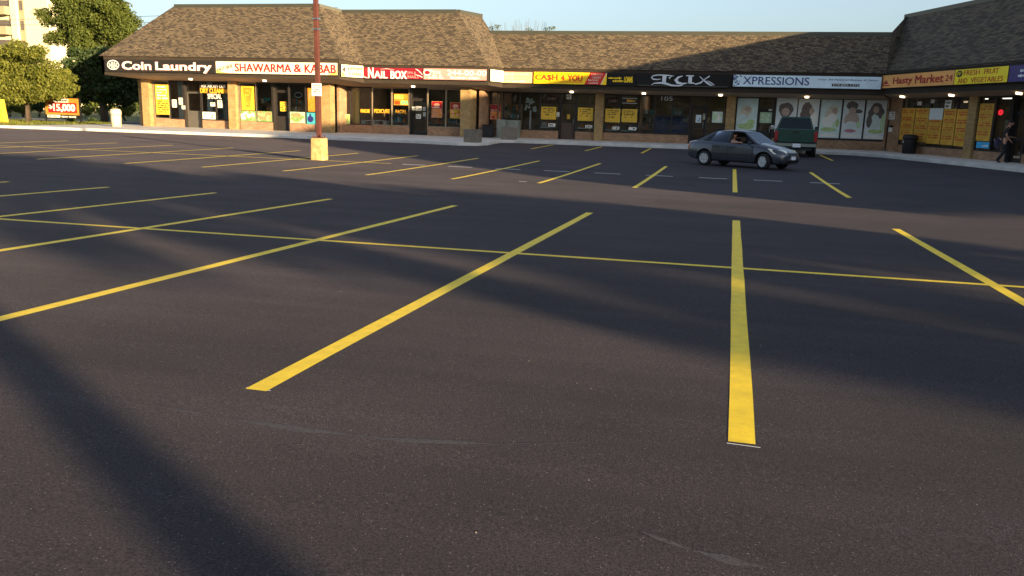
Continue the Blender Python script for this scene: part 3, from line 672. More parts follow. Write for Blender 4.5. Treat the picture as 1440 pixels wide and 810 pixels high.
# pizza phone sign
rt, u0, u1, z0, z1, w = sign(EB, 596.3, 686, 3.44, 4.12, 'pinkish', 'faded pink shop sign with the number 244-00-00 in white')
mb = MB(); mb.text(EB, '244-00-00', L(630), L(685), 3.72, 4.02, w, 0, .03); mb.ellipse(EB, L(602), 3.86, .24, .17, w, w+.005); mb.text(EB, 'Pizza', L(606), L(621), 3.8, 4.0, w, 0, .03)
mb.scribble(EB, L(603), L(626), 3.5, 3.76, w, 2, 0, 3, .9); mb.scribble(EB, L(632), L(682), 3.5, 3.68, w, 1, 0, 5, .95); letters(rt, mb, 'white')
mb = MB(); mb.ellipse(EB, L(602), 3.86, .17, .11, w+.005, w+.009); mb.build('emblem', 'red', rt)
# chamfer 2
c2 = Frame(xB1, 47.9, xC0-xB1, 2.); lc2 = math.hypot(xC0-xB1, 2.)
rt = chsign(c2, lc2, 3.42, 4.14, 'cream', 'small angled pale sign panel between the pink phone number sign and the peach sign')
mb = MB(); mb.text(c2, 'Pizza', .9, lc2-.3, 3.85, 4.05, .108, 0, .03); mb.scribble(c2, .3, lc2-.3, 3.5, 3.8, .108, 2, 0, 8, .8); letters(rt, mb, 'pinkish')
# peach
L = lambda px: EC.U(px, 108)
rt, u0, u1, z0, z1, w = sign(EC, 708.5, 750, 3.4, 4.1, 'peach', 'peach coloured shop sign with faded white writing left of the yellow cash sign')
mb = MB(); mb.text(EC, '2 FOR 1', L(727), L(748), 3.86, 4.0, w, 0, .02); mb.text(EC, 'Oven', L(713), L(724), 3.66, 3.82, w, 0, .02); mb.scribble(EC, L(710), L(724), 3.86, 4.02, w, 1, 0, 4, .9); mb.scribble(EC, L(712), L(746), 3.45, 3.62, w, 1, 0, 6, .8); letters(rt, mb, 'cream')
# cash
rt, u0, u1, z0, z1, w = sign(EC, 751, 854.5, 3.39, 4.12, 'sign_yellow', 'yellow shop sign reading CA$H 4 YOU with a slanted red panel')
mb = MB(); mb.text(EC, 'CA$H', L(753.5), L(785), 3.6, 3.94, w, 0, .06); mb.text(EC, '4', L(789), L(795), 3.64, 3.92, w, 0, .06); mb.text(EC, 'YOU', L(799), L(820), 3.6, 3.93, w, 0, .06)
mb.fbox(EC, L(754), L(768), w, w+.006, 3.55, 3.58); mb.fbox(EC, L(776), L(817), w, w+.006, 3.96, 3.99); mb.fbox(EC, L(788), L(820), w, w+.006, 3.53, 3.56); letters(rt, mb, 'orange_red')
mb = MB(); mb.fpoly(EC, [(L(822.5), 3.42), (L(845), 3.42), (L(853), 4.09), (L(830.5), 4.09)], w, w+.004); mb.build('red_panel', 'sign_red', rt)
mb = MB(); mb.text(EC, 'CHEQUES', L(832), L(848), 3.93, 4.04, w+.004, 0, .01); mb.text(EC, 'CASHED', L(833), L(846), 3.77, 3.88, w+.004, 0, .01); mb.text(EC, 'PAYDAY', L(828), L(843), 3.61, 3.72, w+.004, 0, .01); mb.text(EC, 'LOANS', L(829), L(842), 3.46, 3.56, w+.004, 0, .01)
mb.fpoly(EC, [(L(845.5), 3.42), (L(846.5), 3.42), (L(854.2), 4.09), (L(853.2), 4.09)], w, w+.006); mb.build('small_lettering', 'cream', rt)
# little black sign
rt, u0, u1, z0, z1, w = sign(EC, 855, 894, 3.4, 4.1, 'sign_black', 'small black shop sign with two short rows of yellow letters')
mb = MB(); mb.scribble(EC, L(855), L(878), 3.72, 3.9, w, 1, 0, 12, 1.); mb.scribble(EC, L(861), L(878), 3.56, 3.74, w, 1, 0, 15, 1.); mb.text(EC, 'LOANS', L(878.5), L(890.5), 3.58, 3.9, w, 0, .04); letters(rt, mb, 'sign_yellow')
# tux
rt, u0, u1, z0, z1, w = sign(EC, 895, 1028.5, 3.38, 4.12, 'sign_black', 'black shop sign with ornate silver letters TUX')
mb = MB()
def stroke(pts, t):
    P = []
    for i in range(len(pts)):
        d = Vector(pts[min(i+1, len(pts)-1)])-Vector(pts[max(i-1, 0)]); n = Vector((-d.y, d.x)).normalized()*t[i]; P.append((Vector(pts[i])+n, Vector(pts[i])-n))
    for (a, b), (c, d) in zip(P, P[1:]): mb.fpoly(EC, [tuple(a), tuple(b), tuple(d), tuple(c)], w, w+.008)
def S_(l): return [(L(x), 4.06-(y/22.)*.66) for x, y in l]
stroke(S_([(930, 8.5), (925, 9.5), (919, 9), (916.5, 6), (919, 2.5), (926, 1), (940, 1.5), (948, 2.5)]), [.01, .03, .035, .035, .03, .03, .03, .01])
stroke(S_([(935, 2), (934.5, 8), (934.5, 15)]), [.11, .11, .1])
stroke(S_([(917, 19.5), (921, 16.5), (930, 15.5), (938, 17), (946, 20), (956, 20.5), (961, 18.5)]), [.01, .03, .045, .055, .045, .035, .03])
stroke(S_([(945, 3), (941, 6), (943, 8)]), [.02, .03, .02])
stroke(S_([(960, 2), (954, 5), (951, 10), (954, 15), (961, 16.5), (970, 14.5)]), [.02, .05, .1, .08, .045, .02])
stroke(S_([(971, 2), (971, 8), (971, 14.5)]), [.1, .1, .1]); stroke(S_([(965, 1.6), (976, 1.6)]), [.03, .03]); stroke(S_([(966, 15), (977, 15)]), [.03, .03])
stroke(S_([(984, 2.5), (989, 8), (994, 13), (1000, 18), (1004, 18.5)]), [.015, .03, .05, .04, .01])
stroke(S_([(998, 1.5), (992, 7), (986, 14), (979, 17), (977, 15)]), [.03, .025, .04, .035, .01]); stroke(S_([(995, 10), (1001, 14), (1006, 18)]), [.01, .03, .01])
letters(rt, mb, 'silver')
MB().fbox(EC, L(899), L(1024), w, w+.003, 3.41, 3.46).build('trim', 'coping', rt)
# xpressions
L = lambda px: EC.U(px, 113)
rt, u0, u1, z0, z1, w = sign(EC, 1030.5, 1240, 3.44, 4.14, 'pale_blue', 'wide pale blue shop sign reading XPRESSIONS in navy letters', y=113)
mb = MB(); mb.text(EC, 'XPRESSIONS', L(1045), L(1138), 3.6, 4.02, w, 0, .008); letters(rt, mb, 'navy')
mb = MB(); mb.text(EC, 'Your All Natural Beauty & Salon', L(1150), L(1234), 3.86, 3.98, w, 0, .0, shear=.3); mb.fbox(EC, L(1170), L(1209), w, w+.004, 3.58, 3.72, 1); mb.text(EC, '519-893-1373', L(1171.5), L(1207.5), 3.6, 3.7, w+.004, 2, .02)
mb.build('small_lettering', ['navy', 'black', 'white'], rt)
mb = MB(); r = random.Random(3)
for k in range(26):
    a, b = L(1031.5+r.random()*6*(1 if k < 18 else 1.8)), 3.5+r.random()*.58; mb.ellipse(EC, a, b, .035+.03*r.random(), .03, w, w+.004, 0, 7)
mb.build('dotted_pattern', 'navy', rt)
# hasty market
L = lambda px: ER.U(px, 112)
rt, u0, u1, z0, z1, w = sign(ER, 1242, 1346, 3.5, 4.22, 'hasty_orange', 'orange shop sign reading Hasty Market 24 in red letters', y=113)
mb = MB(); mb.text(ER, 'Hasty', L(1260), L(1287), 3.62, 4.04, w, 0, .04); mb.text(ER, 'Market', L(1291), L(1331), 3.68, 4.06, w, 0, .04); mb.text(ER, '24', L(1333.5), L(1343.5), 3.72, 4.0, w, 0, .0)
mb.fpoly(ER, [(L(1246), 3.72), (L(1250), 3.95), (L(1254), 3.74)], w, w+.004); mb.scribble(ER, L(1245), L(1257), 3.6, 3.72, w, 1, 0, 9, 1.); letters(rt, mb, 'red')
# fresh fruit
rt, u0, u1, z0, z1, w = sign(ER, 1346.8, 1422.5, 3.5, 4.22, 'fruit_yellow', 'yellow shop sign reading Fresh Fruit and Vegetables', y=105)
L = lambda px: ER.U(px, 104)
mb = MB(); mb.text(ER, 'FRESH', L(1360), L(1382), 3.92, 4.14, w, 0, .0); mb.text(ER, 'FRUIT', L(1388.5), L(1408.5), 3.92, 4.14, w, 0, .0); mb.text(ER, 'AND', L(1353), L(1366), 3.58, 3.8, w, 0, .0); mb.text(ER, 'VEGETABLES', L(1371), L(1416), 3.58, 3.8, w, 0, .0)
letters(rt, mb, 'red_ink')
mb = MB(); mb.ellipse(ER, L(1353.5), 4.0, .24, .15, w, w+.005); mb.text(ER, 'FF', L(1351), L(1356), 3.93, 4.07, w+.005, 1, .02); mb.build('emblem', ['ink', 'fruit_yellow'], rt)
rt, u0, u1, z0, z1, w = sign(ER, 1423.5, 1480, 3.5, 4.22, 'dark_blue', 'dark blue shop sign at the right edge of the picture', y=100)
mb = MB(); mb.scribble(ER, ER.U(1436, 104), ER.U(1475, 104), 3.66, 4.06, w, 2, 0, 4, 1.); letters(rt, mb, 'pale_blue')

# ------------------------------------------------------------------ posters and notices on the glass
def flat(fr, name, label, cat, px0, px1, py0, py1, mats, deco=None, w=.012, th=.006, group=None, ym=None):
    """a thin sheet fixed to the outside of the glass; deco(mb, a, b, c, d, w) draws on it"""
    ym = (py0+py1)/2; u0, u1 = fr.U(px0, ym, w), fr.U(px1, ym, w); uc = (px0+px1)/2
    z1, z0 = fr.at(uc, py0, w)[1], fr.at(uc, py1, w)[1]
    mb = MB(); mb.fbox(fr, u0, u1, w, w+th, z0, z1, 0)
    if deco: deco(mb, u0, u1, z0, z1, w+th)
    o = fr.P((u0+u1)/2, w, z0); ob = mb.build(name, mats, origin=o); return tag(ob, label, cat, group)
def rows(fr, n, mi=1, seed=1, top=.92, bot=.1, fill=.75):
    return lambda mb, a, b, c, d, w: mb.scribble(fr, a+.08*(b-a), b-.08*(b-a), c+bot*(d-c), c+top*(d-c), w, n, mi, seed, fill)
def mottled(fr, mis, n=26, seed=1, s=.12):
    def f(mb, a, b, c, d, w):
        r = random.Random(seed)
        for k in range(n):
            ru, rz = s*(.4+r.random())*(b-a), s*(.4+r.random())*(d-c)*1.4
            u = a+ru+r.random()*(b-a-2*ru); z = c+rz+r.random()*(d-c-2*rz); mb.ellipse(fr, u, z, ru, rz, w, w+.001+.0004*k, r.choice(mis), 9)
    return f
GW = 'paper notices on the shop windows'
# laundry
flat(FA, 'poster', 'tall yellow window poster with white and dark rows of print in the laundry window', 'poster', 219, 237.5, 119, 161, ['poster_yellow', 'white', 'ink'],
     lambda mb, a, b, c, d, w: (mb.scribble(FA, a+.05, b-.05, c+.5*(d-c), d-.05, w, 5, 1, 4, .9), mb.scribble(FA, a+.1, b-.05, c+.1, c+.48*(d-c), w, 6, 2, 9, .7)))
flat(FA, 'notice', 'pale paper notice on the laundry glass left of the grey door', 'notice', 242, 248.5, 140, 151, ['paper', 'ink'], rows(FA, 5), group=GW)
flat(FA, 'notice', 'pinkish paper notice next to the laundry door frame', 'notice', 251.5, 257, 137.5, 147, ['paper', 'red_ink'], rows(FA, 4, 1, 2), group=GW)
flat(FA, 'notice', 'small white card low on the glass beside the laundry door handle side', 'notice', 255.5, 260.5, 148.5, 153.5, ['paper', 'ink'], rows(FA, 2, 1, 3), group=GW)
def sticker_text(fr, label, items, cat='window lettering', mats=None):
    mb = MB()
    for s_, p0, p1, q0, q1, mi, b in items:
        w = .014; ym = (q0+q1)/2; u0, u1 = fr.U(p0, ym, w), fr.U(p1, ym, w); z1, z0 = fr.at((p0+p1)/2, q0, w)[1], fr.at((p0+p1)/2, q1, w)[1]
        mb.text(fr, s_, u0, u1, z0, z1, w, mi, b, .003)
    v = mb.v[0]; return tag(mb.build('window_lettering', mats, origin=v), label, cat)
sticker_text(FA, 'white and orange window lettering about dry cleaning right of the laundry door', [('ASK ABOUT OUR', 282.5, 317.5, 119, 123.5, 0, .02), ('DRY CLEANING', 281.5, 323, 124.5, 131, 1, .06), ('SPECIAL', 292, 311.5, 132, 139, 0, .03)], mats=['white', 'amber'])
flat(FA, 'notice', 'large white handwritten board at the foot of the window right of the laundry door', 'notice', 285, 303, 157.5, 167.5, ['paper', 'ink'], rows(FA, 3, 1, 6, fill=.4), group=GW)
flat(FA, 'notice', 'square white paper in the middle of the dry cleaning window', 'notice', 296, 302.5, 144, 149.5, ['paper', 'ink'], rows(FA, 2, 1, 6), group=GW)
flat(FA, 'notice', 'tall white paper notice in the window nearest the brick pillar before the shawarma shop', 'notice', 306, 312.5, 141, 151.5, ['paper', 'ink'], rows(FA, 5, 1, 8), group=GW)
# shawarma window graphics
flat(FA, 'poster', 'tall orange window banner of a shawarma spit left of the shawarma shop door', 'poster', 339.5, 357.5, 121, 155, ['amber', 'kebab_print', 'red_ink'], 
     lambda mb, a, b, c, d, w: (mb.fpoly(FA, [(a+.1, d-.1), (b-.12, d-.1), (b-.3, c+.2), (a+.3, c+.2)], w, w+.003, 1), mb.scribble(FA, a+.25, b-.3, c+.3, d-.2, w+.003, 7, 0, 2, .5)), th=.008)
flat(FA, 'window_graphic', 'green salad picture under the orange shawarma banner', 'poster', 338.5, 360, 155.8, 170, ['green_print', 'white', 'lime_print'], mottled(FA, (0, 1, 2, 1), 30, 2))
flat(FA, 'window_graphic', 'green food picture just left of the dark shawarma shop door', 'poster', 362, 382.5, 156.5, 171, ['green_print', 'lime_print', 'food_print'], mottled(FA, (1, 2, 2), 22, 5))
flat(FA, 'window_graphic', 'green and red food picture just right of the dark shawarma shop door', 'poster', 408, 429, 157.5, 173, ['pale_green', 'lime_print', 'food_print', 'green_print'], mottled(FA, (1, 2, 3), 16, 8, .2))
flat(FA, 'window_graphic', 'turquoise picture panel behind the lamp post in the shawarma window', 'poster', 431.5, 453, 158.5, 175, ['teal_print', 'white', 'navy'], mottled(FA, (1, 2, 0), 10, 9, .16))
flat(FA, 'poster', 'brownish shawarma spit banner above the turquoise panel', 'poster', 433, 449, 124, 157, ['kebab_print', 'food_print'], mottled(FA, (1, 0), 16, 3, .2))
flat(FA, 'notice', 'yellow poster on the glass of the dark shawarma door', 'poster', 394, 403, 143, 156.5, ['poster_yellow', 'ink'], rows(FA, 4, 1, 3, fill=.4), w=-.23)
mb = MB(); u, z = FA.at(419.5, 133.5, -.1); mb.ellipse(FA, u, z, .26, .17, -.1, -.09, 0); mb.ellipse(FA, u, z, .22, .13, -.09, -.07, 1); mb.text(FA, 'OPEN', u-.17, u+.17, z-.06, z+.06, -.084, 0, .02, .004)
tag(mb.build('open_sign', ['pale_grey', 'black'], origin=FA.P(u, -.1, z-.17)), 'small oval OPEN sign hanging in the shawarma window', 'sign')
# nail shop window
flat(FB, 'window_graphic', 'pale green floral panel low in the window right of the lamp post', 'poster', 471, 480, 160, 174, ['pale_green', 'green_print'], mottled(FB, (1, 0), 10, 3, .2))
flat(FB, 'window_graphic', 'yellow green floral panel low in the second pane right of the lamp post', 'poster', 482.5, 492, 160.5, 174.5, ['lime_print', 'green_print', 'yellowed'], mottled(FB, (1, 2), 14, 4, .18))
flat(FB, 'framed_picture', 'small white framed picture high in the first nail shop pane', 'picture', 471, 477.5, 125, 133.5, ['white', 'black'], lambda mb, a, b, c, d, w: mb.fbox(FB, a+.05, b-.06, w, w+.004, c+.05, d-.05, 1))
sticker_text(FB, 'yellow window lettering reading manicure pedicure facial across the nail shop glass', [('MANICURE', 507, 520, 153.5, 158.5, 0, .04), ('PEDICURE', 526, 548, 153.5, 159, 0, .04), ('FACIAL', 556.5, 572, 154.5, 159.5, 0, .04)], mats=['amber'])
flat(FB, 'lit_sign', 'colourful lit sign with yellow, orange and green panels beside the nail shop door', 'sign', 554, 575, 132, 148, ['kebab_print', 'neon_yellow', 'neon_green', 'orange_red'],
     lambda mb, a, b, c, d, w: (mb.text(FB, 'NAILS', a+.05, a+.62, c+.42*(d-c)+.1, d-.06, w, 1, .04, .004), mb.text(FB, 'SPA', a+.46, b-.04, c+.05, c+.42*(d-c), w, 2, .05, .004), mb.fbox(FB, a+.05, a+.4, w, w+.004, c+.05, c+.36*(d-c), 3)), w=-.03)
for k, (a, b, c, d, lb) in enumerate(((584.5, 593, 149.5, 155.5, 'upper white paper notice on the nail shop door'), (585, 592, 160.5, 167, 'lower white paper notice on the nail shop door'), (579.5, 583, 150, 155, 'narrow upper left paper on the nail shop door'), (595, 598.5, 150.5, 155.5, 'narrow upper right paper on the nail shop door'), (595, 599, 158, 163.5, 'small paper by the right edge of the nail shop door'))):
    flat(FB, 'notice', lb, 'notice', a, b, c, d, ['paper', 'ink'], rows(FB, 3, 1, k), w=-.23, group=GW)
def food(fr, seed):
    return lambda mb, a, b, c, d, w: (mb.fbox(fr, a+.02, b-.02, w, w+.002, c+.56*(d-c), d-.02, 1), mb.ellipse(fr, (a+b)/2, c+.78*(d-c), .28*(b-a), .1*(d-c), w+.002, w+.005, 2, 14), mb.scribble(fr, a+.06, b-.06, c+.58*(d-c), c+.68*(d-c), w+.002, 1, 3, seed, .9), mottled(fr, (2, 4, 0), 14, seed, .14)(mb, a+.03, b-.03, c+.03, c+.52*(d-c), w))
flat(FB, 'poster', 'red topped pizza poster in the window right of the nail shop door', 'poster', 607, 622, 142.5, 165.5, ['food_print', 'red', 'peach', 'white', 'kebab_print'], food(FB, 3))
flat(FB, 'poster', 'red and yellow pizza poster in the window beside the projecting brick pillar', 'poster', 633, 648.5, 144, 166.5, ['poster_yellow', 'red', 'peach', 'white', 'kebab_print'], food(FB, 5))
flat(FC, 'poster', 'dark red pizza poster in the shaded recess right of the projecting pillar', 'poster', 689.5, 704, 147, 168, ['food_print', 'deep_red', 'red', 'white', 'kebab_print'], food(FC, 8), w=.03)
mb = MB(); u0, u1 = FB.U(496, 150, -1.), FB.U(506, 150, -1.)
for k in range(7): a = u0+(u1-u0)*k/7; mb.fbox(FB, a, a+(u1-u0)/7, -1.-.05*(k % 2), -.93-.05*(k % 2), .3, 2.75)
tag(mb.build('curtain', 'curtain', origin=FB.P(u0, -1, .3)), 'tall pale yellow curtain behind the nail shop glass', 'curtain')
mb = MB(); u0, u1 = FB.U(484, 150, -.6), FB.U(490, 150, -.6)
for k in range(5): a = u0+(u1-u0)*k/5; mb.fbox(FB, a, a+(u1-u0)/5, -.6-.05*(k % 2), -.53-.05*(k % 2), .7, 2.85)
tag(mb.build('curtain', 'curtain', origin=FB.P(u0, -.6, .7)), 'narrow pale curtain in the nail shop pane nearest the lamp post', 'curtain')
def desk(fr, px, w, label, width=.9):
    u = fr.U(px, 165, w); r = empty('manicure_desk', fr.P(u, w, .16), label, 'desk', 'white desks in the nail shop')
    MB().fbox(fr, u-width/2, u+width/2, w-.25, w+.25, .9, .95).build('desktop', 'white', r)
    for s in (-1, 1): MB().fbox(fr, u+s*width*.38-.13, u+s*width*.38+.13, w-.2, w+.2, .16, .9).build('pedestal', 'white', r)
desk(FB, 519, -1.3, 'white manicure desk behind the pane right of the yellow curtain'); desk(FB, 536, -1.5, 'white manicure desk in the middle of the nail shop window')
# cash shop
def yel(seed): return lambda mb, a, b, c, d, w: (mb.scribble(FC, a+.1, b-.1, c+.5*(d-c), d-.06, w, 3, 1, seed, .75), mb.scribble(FC, a+.15, b-.3, c+.28*(d-c), c+.48*(d-c), w, 1, 1, seed+1, .6))
GC = 'yellow posters in the cash shop windows'
for k, (a, b, c, d, lb) in enumerate(((761, 782, 150, 168, 'yellow cash poster in the window left of the brown door'), (812.5, 834, 151.5, 170, 'yellow cash poster between the brown door and the brick pillar'), (851, 872, 153, 172, 'yellow cash poster just right of the brick pillar'), (874.5, 896, 153.5, 172, 'yellow cash poster next to the dark tux shop glass'))):
    flat(FC, 'poster', lb, 'poster', a, b, c, d, ['poster_yellow', 'ink'], yel(k*3+2), group=GC)
for k, (a, b, c, d, lb) in enumerate(((771, 781, 173.5, 178, 'low white strip notice under the yellow poster left of the brown door'), (823, 833, 176, 179.5, 'low white strip notice under the yellow poster right of the brown door'), (861, 871, 178, 182, 'low white strip notice under the first yellow poster right of the pillar'), (884, 895, 179, 183, 'low white strip notice beside the dark tux shop glass'))):
    flat(FC, 'notice', lb, 'notice', a, b, c, d, ['paper', 'ink'], rows(FC, 1, 1, k+2), group=GW)
for k, (a, b, y, lb) in enumerate(((760.5, 782, 180.2, 'pale shelf edge strip in the cash window left of the brown door'), (812, 834, 181.5, 'pale shelf edge strip in the cash window right of the brown door'), (850, 871, 184, 'pale shelf edge strip right of the brick pillar'), (873.5, 895.5, 184.8, 'pale shelf edge strip beside the tux shop'))):
    flat(FC, 'shelf_strip', lb, 'shelf', a, b, y-1.6, y-.6, ['pale_grey', 'paper'], lambda mb, a, b, c, d, w: mb.fbox(FC, a, b, w, w+.01, c, c+.02, 1), w=-.3, th=.12, group='shelves in the cash shop windows')
for k, (px, y, lb) in enumerate(((775.5, 139, 'oval lit cash sign hanging in the window left of the brown door'), (862, 142, 'oval red cash sign hanging in the window right of the brick pillar'))):
    u, z = FC.at(px, y, -.12); mb = MB(); mb.ellipse(FC, u, z, .42, .24, -.12, -.1, 0); mb.ellipse(FC, u, z, .38, .2, -.1, -.096, 1); mb.text(FC, 'CASH', u-.28, u+.28, z-.08, z+.1, -.095, 2, .03, .004)
    tag(mb.build('oval_sign', ['deep_red', 'black', 'peach'], origin=FC.P(u, -.12, z-.24)), lb, 'sign')
flat(FC, 'window_banner', 'orange and black banner high in the window beside the tux shop', 'sign', 875, 896, 138, 145.5, ['black', 'amber', 'paper'], lambda mb, a, b, c, d, w: (mb.scribble(FC, a+.25, b-.06, c+.05, d-.05, w, 1, 1, 5, 1.), mb.fbox(FC, a, b, w, w+.003, d-.03, d, 2), mb.fbox(FC, a, b, w, w+.003, c, c+.03, 2)))
flat(FC, 'notice', 'small white notice by the left jamb of the brown door', 'notice', 782.5, 786.5, 158, 164, ['paper', 'ink'], rows(FC, 3, 1, 2), w=.02, group=GW)
flat(FC, 'notice', 'small yellow note on the glass of the brown door', 'notice', 797.5, 801.5, 161, 167.5, ['poster_yellow', 'ink'], rows(FC, 3, 1, 2), w=-.23)
flat(FC, 'notice', 'pale paper above the brown door', 'notice', 796.5, 803.5, 132.5, 139.5, ['paper', 'ink'], rows(FC, 3, 1, 5), w=-.23, group=GW)
mb = MB(); u, z = FC.at(745.5, 155, -.8); r = random.Random(5)
for k in range(24): mb.ellipse(FC, u+r.uniform(-.32, .32), z+r.uniform(-.1, .7), .06+.06*r.random(), .05+.06*r.random(), -.8-.01*k, -.79-.01*k, r.choice((0, 1)), 8)
mb.fbox(FC, u-.05, u+.05, -1., -.9, .16, z)
tag(mb.build('display_stand', ['pale_grey', 'pale_teal'], origin=FC.P(u, -.8, .16)), 'dim pale leafy display stand in the dark window above the grey meter boxes', 'display')
# tux shop
flat(FC, 'notice', 'pale blue leaflet on the glass of the tux shop door', 'notice', 978.5, 986, 161.5, 172.5, ['pale_blue', 'navy'], rows(FC, 3, 1, 3, fill=.4), w=-.23, group=GW)
flat(FC, 'notice', 'narrow cream paper beside the blue leaflet on the tux shop door', 'notice', 988.5, 992, 160, 168, ['cream', 'ink'], rows(FC, 3, 1, 4), w=-.23, group=GW)
flat(FC, 'poster', 'pale window poster beside the tux shop door, above the car roof', 'poster', 1001.5, 1016, 157, 172.5, ['pale_teal', 'white', 'pale_green'], mottled(FC, (1, 2), 12, 4, .2))
sticker_text(FC, 'faint white street number high on the tux shop glass', [('105', 930, 946, 135.5, 141.5, 0, .0)], mats=['pale_grey'])
mb = MB(); u0, u1 = FC.U(921, 165, -.5), FC.U(968, 165, -.5)
for k in range(16): a = u0+(u1-u0)*k/16; mb.fbox(FC, a, a+(u1-u0)/16*.96, -.5-.04*(k % 3), -.4-.04*(k % 3), .66, 1.72)
tag(mb.build('half_curtain', mat('half_curtain', lin(64, 76, 104), .8, var=.25), origin=FC.P(u0, -.5, .66)), 'dark blue half height curtain behind the tux shop glass', 'curtain')
# xpressions salon panels (generic faces and hair)
GX = 'tall beauty panels covering the salon windows'
def lady(fr, hair, face, extras=(), seed=1, hm=1, sm=2):
    def f(mb, a, b, c, d, w):
        W_, H_ = b-a, d-c
        mottled(fr, (0,), 3, seed)(mb, a+.02, b-.02, c+.05, d-.02, w)
        k = .003
        for (x, y, rx, ry, mi) in hair+[(face[0], face[1], face[2], face[3], sm)]+list(extras):
            rx_, ry_ = rx*W_, ry*H_; ux = min(max(a+x*W_, a+rx_+.01), b-rx_-.01); zy = min(max(c+y*H_, c+ry_+.01), d-ry_-.01)
            r2 = random.Random(seed*31+int(x*100)+mi); am = .0 if mi == sm else .13
            mb.fpoly(fr, [(ux+rx_*math.cos(t_*math.pi/15)*(1-am*r2.random()), zy+ry_*math.sin(t_*math.pi/15)*(1-am*1.3*r2.random())) for t_ in range(30)], w, w+k, mi); k += .001
        x, y, rx, ry = face
        for s in (-1, 1): mb.ellipse(fr, a+(x+s*rx*.4)*W_, c+(y+ry*.12)*H_, rx*.16*W_, ry*.07*H_, w, w+k, hm, 8)
        mb.ellipse(fr, a+x*W_, c+(y-ry*.5)*H_, rx*.3*W_, ry*.08*H_, w, w+k, 4, 8)
    return f
PM = ['pale_grey', 'brown_hair', 'skin_print', 'lime_print', 'pink_print', 'white', 'pale_teal', 'green_print', 'fair_hair']
pan = [(1036, 1065, 138, 183, 'leftmost salon panel, pale blue green with a soft lime green foot', 'pale_teal', [(.45, .62, .3, .17, 8), (.38, .48, .24, .14, 8)], (.52, .66, .15, .08), [(.5, .12, .42, .1, 3), (.72, .25, .2, .1, 3), (.3, .4, .2, .12, 0)]),
       (1091, 1120, 138, 186, 'salon panel with a big round head of dark hair behind the green truck', 'pale_grey', [(.47, .68, .37, .21, 1), (.47, .6, .3, .2, 1)], (.46, .6, .19, .12), [(.5, .22, .4, .18, 5)]),
       (1121.5, 1151, 139, 187, 'salon panel with long straight dark hair seen from the side', 'pale_grey', [(.42, .66, .28, .26, 1), (.36, .5, .26, .24, 1)], (.66, .64, .13, .1), [(.8, .42, .16, .2, 5)]),
       (1153, 1182, 140, 194, 'salon panel with a fair haired figure above lime green leaves', 'pale_teal', [(.62, .72, .27, .15, 8), (.5, .56, .3, .2, 8), (.4, .42, .3, .14, 5)], (.68, .71, .14, .09), [(.58, .42, .3, .24, 5), (.45, .22, .42, .06, 3), (.86, .40, .1, .12, 3), (.7, .34, .06, .09, 7), (.5, .07, .46, .05, 5)]),
       (1184.5, 1214, 140.5, 195, 'salon panel with a dark side ponytail and a pink foot', 'pale_grey', [(.42, .85, .3, .12, 1), (.7, .71, .24, .06, 1)], (.44, .72, .17, .09), [(.45, .48, .36, .2, 2), (.46, .30, .38, .16, 0), (.42, .2, .3, .05, 4), (.8, .36, .1, .1, 7), (.5, .07, .46, .05, 5)]),
       (1216.5, 1246, 141, 196, 'rightmost salon panel, a curly haired figure in a pale blue top', 'pale_grey', [(.5, .78, .3, .17, 1), (.32, .66, .22, .16, 1), (.7, .68, .2, .16, 1)], (.48, .76, .14, .09), [(.46, .4, .28, .26, 6), (.2, .46, .14, .18, 1), (.86, .42, .12, .26, 7), (.55, .2, .38, .06, 3), (.5, .06, .46, .05, 5)])]
for k, (a, b, c, d, lb, bg, hair, face, ex) in enumerate(pan):
    flat(FC, 'salon_panel', lb, 'window panel', a, b, c, d, [bg]+PM[1:7]+['pale_green', 'fair_hair'], lady(FC, hair, face, ex, k), group=GX)
flat(FC, 'notice', 'pale green poster on the glass of the salon door', 'poster', 1067.5+1, 1085.5, 158, 173, ['pale_green', 'paper'], rows(FC, 2, 1, 4, fill=.3), w=-.23)
flat(FC, 'notice', 'small white sign above the green poster on the salon door', 'notice', 1081, 1086, 153.5, 156, ['paper', 'ink'], None, w=-.2, group=GW)
# market
GM = 'amber panels covering the market windows'
def amb(seed, mi=1): return lambda mb, a, b, c, d, w: [mb.scribble(FR, a+.06, b-.06, c+t*(d-c), c+(t+.13)*(d-c), w, 2, mi, seed+k, .8) for k, t in enumerate((.82, .6, .38, .14))]
for k, (a, b, c, d, lb) in enumerate(((1266.5, 1285, 152, 197, 'amber window panel of the market above the black bin, nearest the salon'), (1286, 1304.5, 152, 200, 'amber window panel of the market, second from the salon'), (1305, 1324, 152, 202.5, 'amber window panel of the market with a pale top patch'), (1325, 1342.5, 153, 204, 'amber window panel of the market, fourth from the salon'), (1343.5, 1361, 153.5, 206, 'amber window panel of the market next to the middle pillar'))):
    flat(FR, 'market_panel', lb, 'window panel', a, b, c, d, ['market_amber', 'red_ink', 'pale_grey'], (lambda mb, a, b, c, d, w, k=k: (amb(k*5)(mb, a, b, c, d, w), mb.fbox(FR, a+.01, b-.01, w, w+.006, c+.68*(d-c), d-.01, 2) if k == 2 else None)), group=GM)
flat(FR, 'market_panel', 'tall amber window panel right of the market pillar above a blue strip', 'window panel', 1375.5, 1395, 145.5, 198.5, ['market_amber', 'red_ink'], amb(50), group=GM)
flat(FR, 'window_graphic', 'bright blue strip under the tall amber panel right of the market pillar', 'poster', 1373, 1391, 199.5, 208.5, ['cyan_print', 'white'], mottled(FR, (1, 0), 8, 3, .15))
